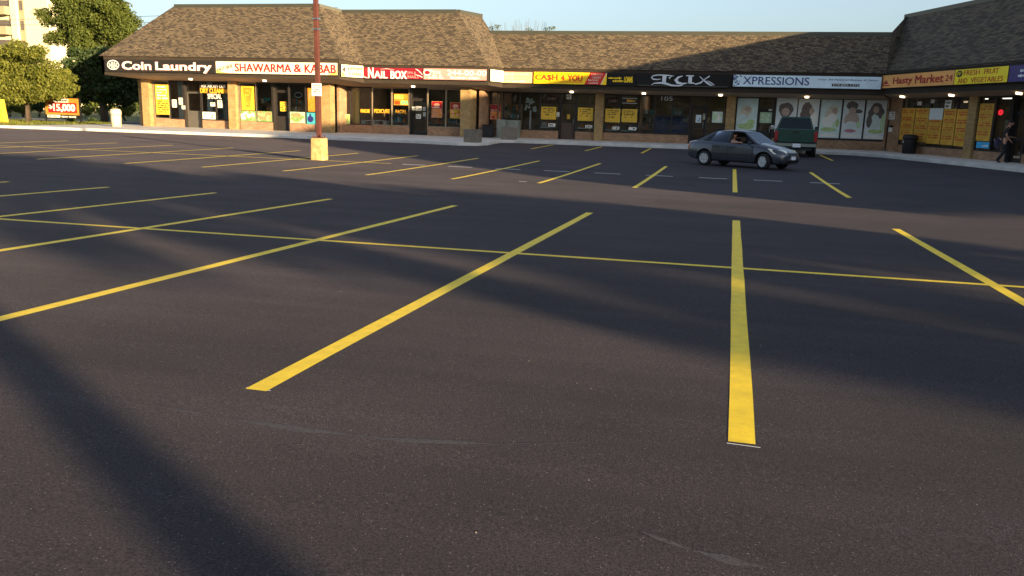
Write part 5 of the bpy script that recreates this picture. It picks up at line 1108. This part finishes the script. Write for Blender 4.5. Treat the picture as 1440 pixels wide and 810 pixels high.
tq('rear_window', [(-.47, -.8, 1.27), (-.47, .8, 1.27), (-.40, .62, 1.80), (-.40, -.62, 1.80)]); tq('windscreen', [(1.15, -.8, 1.24), (1.15, .8, 1.24), (.58, .62, 1.8), (.58, -.62, 1.8)])
for s in (-1, 1): tq('side_window', [(-.38, s*.87, 1.27), (1.05, s*.87, 1.25), (.48, s*.69, 1.8), (-.3, s*.69, 1.8)])
MB().box(-.3, -.16, -.7, .7, .9, 1.5).box(-.28, -.2, -.55, -.2, 1.5, 1.68).box(-.28, -.2, .2, .55, 1.5, 1.68).build('seat', 'plastic', truck, world=False, bevel=.03)
for s in (-1, 1):
    mb = MB(); mb.box(-2.605, -2.48, min(s*.805, s*.965), max(s*.805, s*.965), .74, 1.22); mb.build('tail_light', 'tail_red', truck, world=False, bevel=.02)
    mb = MB(); mb.box(.82, .95, min(s*.98, s*1.18), max(s*.98, s*1.18), 1.22, 1.42); mb.build('mirror', 'chrome' if s > 0 else 'plastic', truck, world=False, bevel=.03)
mb = MB(); mb.hexa([(-2.78, -.93, .50), (-2.6, -.93, .50), (-2.6, .93, .50), (-2.78, .93, .50), (-2.76, -.93, .66), (-2.6, -.93, .66), (-2.6, .93, .66), (-2.76, .93, .66)]); bpm = mb.build('rear_bumper', 'meter_grey', truck, world=False, bevel=.02)
MB().box(-2.80, -2.775, -.24, .12, .47, .64).build('licence_plate', 'plate', truck, world=False); MB().box(-2.79, -2.6, -.9, .9, .665, .69).build('bumper_step', 'plastic', truck, world=False)
MB().box(-2.6, -2.5, -.75, .75, .32, .5).box(-2.3, 2.2, -.6, .6, .4, .58).build('chassis', 'black', truck, world=False)
for x in (-1.55, 1.75):
    for s in (-1, 1): wheel(truck, x, s*.82, .37, .26, 0, 5)
for s in (-1, 1): MB().lathe([(.43, s*.79), (.46, s*.98)] if s > 0 else [(.46, -.98), (.43, -.79)], (-1.55, 0, .40), 'y', 24).build('wheel_arch', 'plastic', truck, world=False)

# ------------------------------------------------------------------ people
def skinned(verts, edges, radii, name, mats, parent=None, levels=2, root=0, matfn=None, loc=(0, 0, 0)):
    me = bpy.data.meshes.new(name); me.from_pydata(verts, edges, []); ob = bpy.data.objects.new(name, me); col.objects.link(ob)
    ob.modifiers.new('s', 'SKIN'); sk = me.skin_vertices[0].data
    for i, r in enumerate(radii): sk[i].radius = (r, r) if not isinstance(r, tuple) else r; sk[i].use_root = (i == root)
    ss = ob.modifiers.new('u', 'SUBSURF'); ss.levels = levels; ss.render_levels = levels
    bpy.context.view_layer.update()
    m2 = evalmesh(ob); ob.modifiers.clear(); ob.data = m2; bpy.data.meshes.remove(me)
    for mm in (mats if isinstance(mats, (list, tuple)) else [mats]): m2.materials.append(M[mm])
    for p in m2.polygons:
        p.use_smooth = True
        if matfn: p.material_index = matfn(p.center)
    if parent is not None: ob.parent = parent
    ob.location = loc
    return ob
def head(root, c, yaw, r=.105, capm=None, hairm='hair', tilt=0.):
    """head with face: eyes, nose, mouth, ears; face looks along +x turned by yaw"""
    mb = MB(); n = 14; prof = []
    for i in range(9):
        t = math.pi*i/8; prof.append((math.sin(t), -math.cos(t)))
    vs = []; fs = []
    for i, (a, h) in enumerate(prof):
        for k in range(n):
            p = 2*math.pi*k/n; x = a*math.cos(p)*r*1.02; y = a*math.sin(p)*r*.80; z = h*r*1.2
            if z < -.3*r and x > 0: x *= .92
            if z < 0: y *= 1-.22*(-h)
            vs.append((x, y, z))
    for i in range(8):
        for k in range(n): fs.append((i*n+k, i*n+(k+1) % n, (i+1)*n+(k+1) % n, (i+1)*n+k))
    mb.add(vs, fs, 0, True)
    mb.lathe([(r*.16, -.0), (r*.12, r*.15), (0, r*.3)], (r*1.0, 0, -r*.25), n=8)          # nose
    for s in (-1, 1): mb.lathe([(0, -r*.1), (r*.2, 0), (0, r*.1)], (0, s*r*.82, -r*.1), 'y', 8)   # ears
    for s in (-1, 1): mb.lathe([(0, -.012), (.014, 0), (0, .012)], (r*.9, s*r*.33, r*.06), n=8, mi=1)
    mb.box(r*.88, r*.96, -r*.22, r*.22, -r*.56, -r*.5, 2)
    o = mb.build('head', ['skin', 'black', 'tail_red'], root, world=False); o.location = c; o.rotation_euler = (0, tilt, yaw)
    h = MB(); vs = []; fs = []
    for i in range(6):
        t = math.pi/2*i/5
        for k in range(n):
            p = 2*math.pi*k/n; a = math.cos(t); z = math.sin(t)*r*1.28; x = a*math.cos(p)*r*1.1-.006; y = a*math.sin(p)*r*.9
            zz = z+(.35*r if math.cos(p) > .3 and i == 0 else (-.3*r if i == 0 and math.cos(p) < -.2 else .1*r))*(1 if i == 0 else 0)
            vs.append((x, y, zz))
    for i in range(5):
        for k in range(n): fs.append((i*n+k, i*n+(k+1) % n, (i+1)*n+(k+1) % n, (i+1)*n+k))
    h.add(vs, fs, 0, True)
    if capm: h.hexa([(r*.7, -r*.6, r*.36), (r*1.75, -r*.4, r*.25), (r*1.75, r*.4, r*.25), (r*.7, r*.6, r*.36), (r*.7, -r*.6, r*.44), (r*1.7, -r*.4, r*.3), (r*1.7, r*.4, r*.3), (r*.7, r*.6, r*.44)])
    q = h.build('cap' if capm else 'hair', capm or hairm, root, world=False, normals=True); q.location = c; q.rotation_euler = (0, tilt, yaw)
def hand(verts, edges, rad, wrist, d, side, curl=.5):
    """adds palm + five fingers to a skin skeleton; returns nothing"""
    d = Vector(d).normalized(); s = Vector(side).normalized(); nrm = d.cross(s)
    wi = wrist; w = Vector(verts[wi]); palm = w+d*.06; verts.append(tuple(palm)); edges.append((wi, len(verts)-1)); rad.append((.034, .02)); pi_ = len(verts)-1
    for k, (o, l) in enumerate(((-.03, .062), (-.01, .074), (.01, .07), (.028, .055))):
        a = palm+d*.03+s*o; b = a+d*l*.55-nrm*l*.25*curl; c = b+d*l*.3-nrm*l*.5*curl
        i = len(verts); verts += [tuple(a), tuple(b), tuple(c)]; edges += [(pi_, i), (i, i+1), (i+1, i+2)]; rad += [.010, .009, .0075]
    a = w+d*.03+s*-.04; b = a+d*.035+s*-.02; i = len(verts); verts += [tuple(a), tuple(b)]; edges += [(wi, i), (i, i+1)]; rad += [.012, .009]
def walker():
    p = gp(1409, 229, .15); root = empty('person', (p.x, p.y, .15), 'person in black T-shirt, dark trousers and cap walking past the market door', 'person', rz=R_(-8))
    sc = 1.04
    V = [(0, 0, .93), (.01, 0, 1.1), (.03, 0, 1.28), (.05, 0, 1.42), (.07, 0, 1.52), (.11, 0, 1.57)]; E = [(0, 1), (1, 2), (2, 3), (3, 4), (4, 5)]; Rr = [(.15, .11), (.145, .10), (.165, .115), (.15, .10), .055, .052]
    def limb(a, pts):
        last = a
        for q, r in pts: V.append(q); Rr.append(r); E.append((last, len(V)-1)); last = len(V)-1
        return last
    # legs: near (-y) leg back, far (+y) leg forward
    limb(0, [((-.01, -.09, .86), .095), ((.03, -.095, .50), .065), ((-.20, -.095, .12), .042), ((-.19, -.095, .05), .04), ((-.06, -.095, .035), .034)])
    limb(0, [((.02, .09, .86), .095), ((.13, .095, .50), .065), ((.12, .095, .10), .042), ((.12, .095, .05), .04), ((.27, .095, .035), .034)])
    a = limb(3, [((.05, -.19, 1.40), .055), ((-.02, -.235, 1.14), .043), ((.14, -.20, .94), .03)]); hand(V, E, Rr, a, (.75, .1, -.6), (0, 1, .1), .8)
    a = limb(3, [((.05, .19, 1.40), .055), ((.06, .235, 1.14), .043), ((.25, .15, 1.06), .03)]); hand(V, E, Rr, a, (.9, -.2, .1), (0, 1, 0), .8)
    V = [tuple(c*sc for c in v) for v in V]
    skinned(V, E, Rr, 'body', ['skin', 'shoe'], root, 2, 0, lambda c: 1 if c.z < .085 else 0)
    def sub(idx, extra, name, m_):
        pass
    g = 1.0
    T = [(0, 0, .90), (.01, 0, 1.1), (.03, 0, 1.28), (.05, 0, 1.43), (.07, 0, 1.475)]; TE = [(0, 1), (1, 2), (2, 3), (3, 4)]; TR = [(.172, .13), (.165, .122), (.185, .135), (.165, .115), (.07, .07)]
    for s, el in ((-1, (.0, -.225, 1.2)), (1, (.06, .225, 1.2))):
        i = len(T); T += [(.05, s*.19, 1.405), el]; TE += [(3, i), (i, i+1)]; TR += [.075, .068]
    skinned([tuple(c*sc for c in v) for v in T], TE, TR, 't_shirt', 'dark_shirt', root, 2, 0)
    T = [(0, 0, .95), (0, 0, .88)]; TE = [(0, 1)]; TR = [(.165, .125), (.165, .125)]
    for s, pts in ((-1, [((-.01, -.09, .82), .112), ((.03, -.095, .50), .07), ((-.19, -.095, .13), .066), ((-.195, -.095, .07), .066)]), (1, [((.02, .09, .82), .112), ((.13, .095, .50), .07), ((.12, .095, .12), .066), ((.12, .095, .06), .066)])):
        last = 1
        for q, r in pts: T.append(q); TR.append(r); TE.append((last, len(T)-1)); last = len(T)-1
    skinned([tuple(c*sc for c in v) for v in T], TE, TR, 'trousers', 'dark_denim', root, 2, 0)
    head(root, (.145*sc, 0, 1.655*sc), 0, .108, 'dark_shirt', tilt=R_(22))
walker()
def passenger():
    # sits in the sedan by the open near window, forearm on the sill
    root = empty('person', (car.location.x, car.location.y, car.location.z), 'person in the near seat of the grey sedan, bare arm resting on the open window', 'person', rz=HD); root.scale = (CS, CS, CS)
    V = [(-.18, -.40, .60), (-.2, -.40, .80), (-.22, -.40, .98), (-.2, -.41, 1.08), (-.18, -.42, 1.14)]; E = [(0, 1), (1, 2), (2, 3), (3, 4)]; Rr = [(.15, .11), (.15, .11), (.16, .11), .06, .055]
    def limb(a, pts):
        last = a
        for q, r in pts: V.append(q); Rr.append(r); E.append((last, len(V)-1)); last = len(V)-1
        return last
    a = limb(2, [((-.2, -.57, .98), .055), ((-.08, -.71, .975), .045), ((.24, -.745, .985), .034)]); hand(V, E, Rr, a, (1, 0, 0), (0, 1, 0), .6)
    a = limb(2, [((-.2, -.18, .98), .055), ((-.2, -.1, .8), .043), ((.1, -.16, .84), .032)]); hand(V, E, Rr, a, (1, 0, .1), (0, 1, 0), .9)
    for y in (-.27, -.45): limb(0, [((.12, y, .62), .075), ((.30, y, .48), .05)])
    skinned(V, E, Rr, 'body', ['skin'], root, 2, 0)
    T = [(-.18, -.40, .62), (-.2, -.40, .80), (-.22, -.40, .98), (-.21, -.40, 1.05)]; TR = [(.165, .125), (.165, .125), (.175, .125), (.07, .07)]; TE = [(0, 1), (1, 2), (2, 3)]
    for y0, el in ((-.55, (-.11, -.68, .985)), (-.18, (-.24, -.13, .87))):
        i = len(T); T += [(-.2, y0, .98), el]; TE += [(2, i), (i, i+1)]; TR += [.07, .062]
    skinned(T, TE, TR, 'shirt', 'pale_sleeve', root, 2, 0)
    head(root, (-.15, -.42, 1.235), R_(-40), .10)
passenger()

# ------------------------------------------------------------------ trees and planting
def add_leaves(mb, clumps, n, size, seed, mi=0):
    r = random.Random(seed); rs = np.random.RandomState(seed); vol = [max(c[3]*c[4]*c[5], .02)**.75 for c in clumps]; tot = sum(vol)
    for c, v in zip(clumps, vol):
        k = int(n*v/tot)
        for _ in range(k):
            d = Vector((r.gauss(0, 1), r.gauss(0, 1), r.gauss(0, 1))).normalized(); q = r.random()**.42
            p = Vector((c[0]+d.x*c[3]*q, c[1]+d.y*c[4]*q, c[2]+d.z*c[5]*q))
            a = Vector((r.gauss(0, 1), r.gauss(0, 1), r.gauss(0, .8)))+d*.5; a.normalize(); b = a.orthogonal().normalized(); b = (Matrix.Rotation(r.random()*6.28, 3, a) @ b); e = a.cross(b)
            s = size*(.55+.9*r.random())
            mb.add([p-b*s, p+e*s*.55, p+b*s, p-e*s*.55], [(0, 1, 2, 3)], mi)
def crown_clumps(ell, n, seed, sz=(.5, .95)):
    """small uneven clumps spread through big ellipsoids"""
    r = random.Random(seed); out = []
    for (x, y, z, rx, ry, rz, wgt) in ell:
        for _ in range(int(n*wgt)):
            d = Vector((r.gauss(0, 1), r.gauss(0, 1), r.gauss(0, 1))).normalized(); q = .35+.72*r.random()**.6
            s = r.uniform(*sz); out.append((x+d.x*rx*q, y+d.y*ry*q, z+d.z*rz*q, s, s, s*.7))
    return out
def tree(name, label, base, ell, ncl, nleaf, size, leafm, tr=.2, seed=1, cl=(.5, .95), cat='tree', group=None, nlimb=9, trunk_top=None, straight=False):
    root = empty(name, base, label, cat, group); b = Vector(base); r = random.Random(seed)
    cls = crown_clumps(ell, ncl, seed, cl)
    cx = sum(c[0] for c in cls)/len(cls); cy = sum(c[1] for c in cls)/len(cls); zt = max(c[2] for c in cls); zlo = min(c[2] for c in cls)
    tt = trunk_top or (zlo+.55*(zt-zlo)); mb = MB()
    if straight: cx, cy = b.x, b.y
    tpath = [b, b.lerp(Vector((cx, cy, tt)), .35)+Vector((r.uniform(-.1, .1), r.uniform(-.1, .1), 0)), Vector((cx, cy, tt))]
    mb.tube(tpath, [tr*1.1, tr, tr*.8] if straight else [tr*1.25, tr*.85, tr*.35], 9)
    for c in r.sample(cls, min(nlimb, len(cls))):
        t = r.uniform(.85 if straight else .35, .95); s0 = tpath[1].lerp(tpath[2], (t-.35)/.65) if t > .35 else tpath[1]
        e = Vector(c[:3]); m_ = s0.lerp(e, .5)+Vector((0, 0, -.15*(e-s0).length*.3)); mb.tube([s0, m_, e], [tr*.38, tr*.24, tr*.08], 6)
    mb.build('trunk', 'bark', root)
    lv = MB(); add_leaves(lv, cls, nleaf, size, seed+1); lv.build('crown', leafm, root, normals=False)
    return root
def T(px, py, Y): return atY(px, py, Y)
# lit olive tree at the left edge
c = T(38, 108, 47.5); b0 = Vector((c.x-.2, 47.5, .13))
ell = []
for px, py, rx, rz, w in ((-5, 92, 1.7, 1.3, 1), (30, 88, 1.5, 1.15, 1), (15, 112, 1.8, 1.1, 1), (55, 105, 1.35, 1.05, 1), (70, 123, 1.1, .7, .7), (40, 126, 1.4, .75, .8), (-25, 110, 1.8, 1.4, 1), (75, 112, 1.1, .9, .9), (60, 128, 1.3, .55, .8), (15, 128, 1.6, .6, .9), (82, 127, .6, .45, .4), (8, 72, .9, .7, .4), (40, 75, .9, .6, .35)):
    p = T(px, py, 47.5); ell.append((p.x, 47.5+rnd.uniform(-.5, .6), p.z, rx, rx*.9, rz, w))
tree('leafy_tree', 'low spreading olive green tree in the sun at the left edge', b0, ell, 40, 46000, .085, 'leaf_lit', .16, 11, (.3, .6))
# tall tree behind
ell = []
for px, py, rx, rz, w in ((140, 10, 2.4, 1.8, 1), (125, 40, 1.9, 1.4, .8), (165, 35, 1.6, 1.6, .9), (105, 15, 1.3, 1.4, .5), (85, -20, 1.5, 1.5, .5), (150, -25, 2.2, 1.8, 1), (108, 60, 1.3, 1.0, .5), (150, 68, 1.8, 1.0, .8), (178, 55, .8, .8, .4), (80, 55, 1.3, .8, .25), (70, 25, 1.2, 1.0, .2), (95, 38, 1.2, 1.0, .5), (135, 60, 1.8, 1.0, .8), (160, 15, 1.6, 1.4, .8), (175, 40, 1.0, 1.2, .6), (120, 25, 1.6, 1.4, .8)):
    p = T(px, py, 63); ell.append((p.x, 63+rnd.uniform(-.6, .6), p.z, rx, rx*.9, rz, w))
c = T(140, 60, 63); tree('leafy_tree', 'tall sunlit leafy tree behind the left end of the plaza', Vector((c.x, 63, 0)), ell, 52, 68000, .10, 'leaf_mid', .3, 21, (.35, .75))
# dark tree in the shade of the building
ell = []
for px, py, rx, rz, w in ((130, 95, 2.3, 1.4, 1), (110, 115, 1.6, 1.1, .8), (150, 115, 1.9, 1.2, 1), (170, 100, 1.6, 1.4, .9), (120, 130, 1.3, .6, .5), (165, 132, 1.6, .7, .7), (140, 82, 1.7, .6, .5), (178, 122, 1.2, 1.2, .7)):
    p = T(px, py, 56.5); ell.append((p.x, 56.5+rnd.uniform(-.5, .5), p.z, rx, rx*.8, rz, w))
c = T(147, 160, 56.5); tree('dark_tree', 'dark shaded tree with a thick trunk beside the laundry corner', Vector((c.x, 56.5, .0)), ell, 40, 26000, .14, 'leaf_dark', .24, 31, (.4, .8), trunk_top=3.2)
# shrubs by the road
def shrub(px, py0, py1, wpx, Y, leafm, label, seed, n=2600, size=.09, name='shrub', grp='shrubs along the road behind the lawn'):
    a = T(px, (py0+py1)/2, Y); hz = (T(px, py0, Y).z-T(px, py1, Y).z)/2; rw = wpx/2*Y/F*1.2
    root = empty(name, (a.x, Y, a.z-hz), label, 'shrub', grp); r = random.Random(seed)
    lv = MB(); cls = crown_clumps([(a.x, Y, a.z, rw*.8, rw*.7, hz*.75, 1)], 14, seed, (.3*min(rw, hz)+.1, .5*min(rw, hz)+.15)); add_leaves(lv, cls, n, size, seed); lv.build('foliage', leafm, root, normals=False)
    st_ = MB()
    for k in range(4): st_.tube([(a.x+r.uniform(-.15, .15), Y, a.z-hz-.3), (a.x+r.uniform(-rw, rw)*.6, Y+r.uniform(-.3, .3), a.z)], [.04, .015], 6)
    st_.build('stem', 'bark', root)
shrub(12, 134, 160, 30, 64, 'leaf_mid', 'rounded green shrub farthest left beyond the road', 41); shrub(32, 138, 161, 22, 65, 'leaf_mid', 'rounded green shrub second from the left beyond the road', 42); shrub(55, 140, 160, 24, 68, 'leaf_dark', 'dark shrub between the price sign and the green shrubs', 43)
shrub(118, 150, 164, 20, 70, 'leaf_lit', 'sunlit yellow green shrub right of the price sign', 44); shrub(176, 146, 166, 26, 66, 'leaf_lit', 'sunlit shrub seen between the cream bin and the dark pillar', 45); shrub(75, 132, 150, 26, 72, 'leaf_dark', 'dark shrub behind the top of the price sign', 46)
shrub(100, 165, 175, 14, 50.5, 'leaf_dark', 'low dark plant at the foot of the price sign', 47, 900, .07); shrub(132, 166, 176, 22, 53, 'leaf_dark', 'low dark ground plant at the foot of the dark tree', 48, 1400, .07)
# far hedge mass behind the road closes the view under the trees
lv = MB(); r = random.Random(5); cls = []
for k in range(70): x = -125+k*1.15; cls.append((x, 84+r.uniform(-1.5, 1.5), r.uniform(.8, 3.2), 1.5, 1.2, 1.1))
add_leaves(lv, cls, 12000, .22, 9); o = lv.build('hedgerow', 'leaf_mid', normals=False, origin=(-85, 84, 0)); tag(o, 'distant green hedgerow beyond the road at the left', 'hedge'); o['kind'] = 'stuff'
# twiggy tree tops over the central roof
Y = 68.; a = T(735, 60, Y); root = empty('bare_tree', (a.x, Y, 0), 'thin bare twigs of a tree rising behind the central roof', 'tree'); r = random.Random(8)
tw = MB(); tw.tube([(a.x, Y, 0), (a.x+.1, Y, 3.2), (a.x, Y, 5.2)], [.22, .16, .1], 8); tw.build('trunk', 'bark', root); tw = MB()
for k in range(46):
    px = 688+r.random()*92; py = 24+r.random()*14+abs(px-735)*.08; e = T(px, py, Y); m_ = Vector((a.x+(e.x-a.x)*.75, Y+r.uniform(-.5, .5), 6.4)); tw.tube([(a.x+(e.x-a.x)*.2, Y, 5.0), m_, (e.x, Y+r.uniform(-.6, .6), e.z)], [.035, .022, .008], 4)
tw.build('twigs', 'twig', root); lv = MB(); cls = []
for px, py in ((692, 40), (700, 38), (745, 42), (770, 41), (776, 40)): p = T(px, py, Y); cls.append((p.x, Y, p.z, .35, .3, .2))
add_leaves(lv, cls, 260, .06, 3); lv.build('leaves', 'leaf_mid', root, normals=False)
# grass blades on the lawn strip
r = random.Random(4); mb = MB()
for k in range(6000):
    x = r.uniform(-52, -41.3); y = 40.9+r.random()**1.3*11; h = r.uniform(.05, .16); a = r.random()*6.28; dx, dy = .02*math.cos(a), .02*math.sin(a)
    mb.add([(x-dx, y-dy, .125), (x+dx, y+dy, .125), (x+r.uniform(-.05, .05), y+r.uniform(-.05, .05), .13+h)], [(0, 1, 2)])
o = mb.build('grass', 'leaf_lit', normals=False, origin=(-46, 45, .13)); tag(o, 'short grass blades on the lawn strip by the kerb', 'grass'); o['kind'] = 'stuff'

# ------------------------------------------------------------------ apartment block far left
Y = 112.; af = Frame(0, Y); X = lambda px, py=30: af.at(px, py)[0]; Z = lambda py, px=30: af.at(px, py)[1]
xr = X(68); root = empty('apartment_building', (xr-10, Y, 0), 'tall pale apartment block with balconies behind the trees at the left', 'building')
mb = MB(); mb.box(xr-30, xr, Y, Y+16, 0, 34); mb.box(X(19), X(27), Y-.5, Y-.002, 0, 34); mb.build('wall', 'apartment', root)
zf = Z(20); dz = Z(20)-Z(48)
for k in range(-4, 6):
    z = zf+k*dz
    if z < 1: continue
    mb = MB(); mb.box(X(-40), X(18.5), Y-1.5, Y-.003, z-.15, z); mb.box(X(-40), X(18.5), Y-1.5, Y-1.4, z, z+1.05); mb.box(X(18.5)-.1, X(18.5), Y-1.4, Y-.003, z, z+1.05); mb.build('balcony', 'balcony', root)
    w_ = MB(); w_.box(X(-30), X(14), Y-.06, Y-.004, z+.1, z+2.1); w_.build('balcony_door', 'far_window', root)
    w_ = MB(); w_.box(X(28.5), X(33.5), Y-.05, Y-.004, z+.6, z+2.0); f = w_.build('window', 'far_window', root); MB().box(X(28.2), X(33.8), Y-.12, Y-.004, z+.5, z+.59).build('sill', 'balcony', f)
MB().box(X(27.5), X(35), Y-.03, Y-.001, 0, 33).build('window_band', 'balcony', root)
# thin overhead cables above the roof corner
for k, (pa, pb, lb) in enumerate((((100, 24), (300, 18), 'upper thin overhead cable left of the laundry roof'), ((100, 32), (300, 27), 'lower thin overhead cable left of the laundry roof'))):
    a, b = T(*pa, 75), T(*pb, 75); d = b-a; pts = [a-d*1.2+d*3.0*t/14+Vector((0, 0, ((t/14-.5)**2)*1.2-.15)) for t in range(15)]
    mb = MB(); mb.tube(pts, .018, 5); tag(mb.build('cable', 'black', origin=a), lb, 'cable', 'overhead cables')

# ------------------------------------------------------------------ out of frame: trees that shade the lot and stand in the reflections
SV = Vector((-.83, .557, 0)); NV = Vector((.557, .83, 0))
def SN(al, n, z=0): p = SV*al+NV*n; return Vector((p.x, p.y, z))
ell = []
for n_, z, rn, rz, w_ in ((8.6, 4.75, 3.0, .5, .15), (10.6, 5.2, 1.2, .35, 1.), (6.6, 4.8, 2.2, .5, .14), (5.4, 5.0, 1.4, .5, .12), (8.2, 5.6, 2.6, .45, .8), (7.4, 6.0, 2.0, .5, 1.), (5.6, 6.6, 2.2, .8, .55), (4.6, 7.4, 1.6, .6, .5), (4.6, 5.8, 2.0, .6, .3), (3.0, 6.0, 1.4, .7, .22)):
    p = SN(-31+rnd.uniform(-1, 1), n_, z); ell.append((p.x, p.y, p.z, rn, rn, rz, w_))
tree('shade_tree', 'broad tree standing beside the lot whose shadow crosses the near stalls', SN(-31, 7.2, .4), ell, 70, 26000, .13, 'leaf_mid', .2, 71, (.25, .6))
ell = []
for n_, z, rn, rz in ((1.2, 7.4, 1.2, .8), (-.4, 7.1, 1.4, .9), (1.9, 7.8, .9, .7), (.9, 8.4, 1.4, .8)):
    p = SN(-16, n_, z); ell.append((p.x, p.y, p.z, rn, rn, rz, 1))
tree('shade_tree', 'slim tree behind the viewer whose trunk casts the narrow diagonal shadow', SN(-16, .945, .5), ell, 34, 9000, .17, 'leaf_mid', .16, 72, (.45, .8), trunk_top=6.8, straight=True)
for k, (x, y, s) in enumerate(((-62, -48, 1.1), (-50, -52, 1.3), (-38, -50, 1.0), (-27, -54, 1.25), (-15, -51, 1.1), (-4, -55, 1.3), (8, -52, 1.05), (18, -56, 1.2), (28, -58, 1.15), (-74, -44, 1.2))):
    ell = [(x+rnd.uniform(-2, 2), y+rnd.uniform(-1.5, 1.5), (3+2.2*j)*s+.5, 3.6*s, 3.2*s, 1.9*s, 1) for j in range(4)]
    tree('street_tree', 'leafy street tree across the road behind the viewer', Vector((x, y, .5)), ell, 22, 3200, .42, 'leaf_mid', .3, 90+k, (.9, 1.5), group='street trees behind the viewer', nlimb=4)

lv = MB(); r = random.Random(15); cls = []
for k in range(260):
    a = R_(-215+k*.97); q = r.uniform(88, 104); cls.append((q*math.cos(a), q*math.sin(a), r.uniform(.8, 7.2), 3.4, 3.4, 2.2))
cls = [c for c in cls if not (c[1] > -20 and c[0] < 0)]
add_leaves(lv, cls, 26000, .75, 19); o = lv.build('backdrop_woods', 'leaf_dark', normals=False, origin=(0, -95, 0)); tag(o, 'unseen belt of dark trees added behind the viewer to dim reflections and skylight', 'backdrop_woods'); o['kind'] = 'stuff'  # tree belt added out of view to cut yellow horizon light and reflections
# ------------------------------------------------------------------ light
EL = R_(7.35); hz = Vector((.83, -.557, 0)).normalized()
sd = Vector((hz.x*math.cos(EL), hz.y*math.cos(EL), math.sin(EL)))
sun = bpy.data.lights.new('sun', 'SUN'); sun.energy = 5.; sun.angle = R_(.53); sun.color = (1, .74, .42)
so_ = bpy.data.objects.new('sun', sun); col.objects.link(so_); so_.rotation_euler = sd.to_track_quat('Z', 'Y').to_euler(); so_.location = sd*60
w = bpy.data.worlds.new('World'); scn.world = w; w.use_nodes = True; nt = w.node_tree
bg = nt.nodes['Background']; sky = nt.nodes.new('ShaderNodeTexSky'); sky.sky_type = 'NISHITA'; sky.sun_disc = False; sky.sun_elevation = EL
sky.sun_rotation = math.atan2(hz.x, hz.y); sky.altitude = 300; sky.air_density = 1.; sky.dust_density = 2.2; sky.ozone_density = 3.
hs = nt.nodes.new('ShaderNodeHueSaturation'); hs.inputs['Saturation'].default_value = .62; nt.links.new(sky.outputs[0], hs.inputs['Color']); nt.links.new(hs.outputs[0], bg.inputs[0]); bg.inputs[1].default_value = .1
scn.view_settings.view_transform = 'Standard'; scn.view_settings.look = 'None'; scn.view_settings.gamma = 1; scn.view_settings.use_curve_mapping = False
scn.view_settings.exposure = 1.78
scn.render.engine = 'CYCLES'; scn.cycles.max_bounces = 6; scn.cycles.transparent_max_bounces = 12; scn.cycles.use_denoising = True
scn.cycles.sample_clamp_indirect = 8
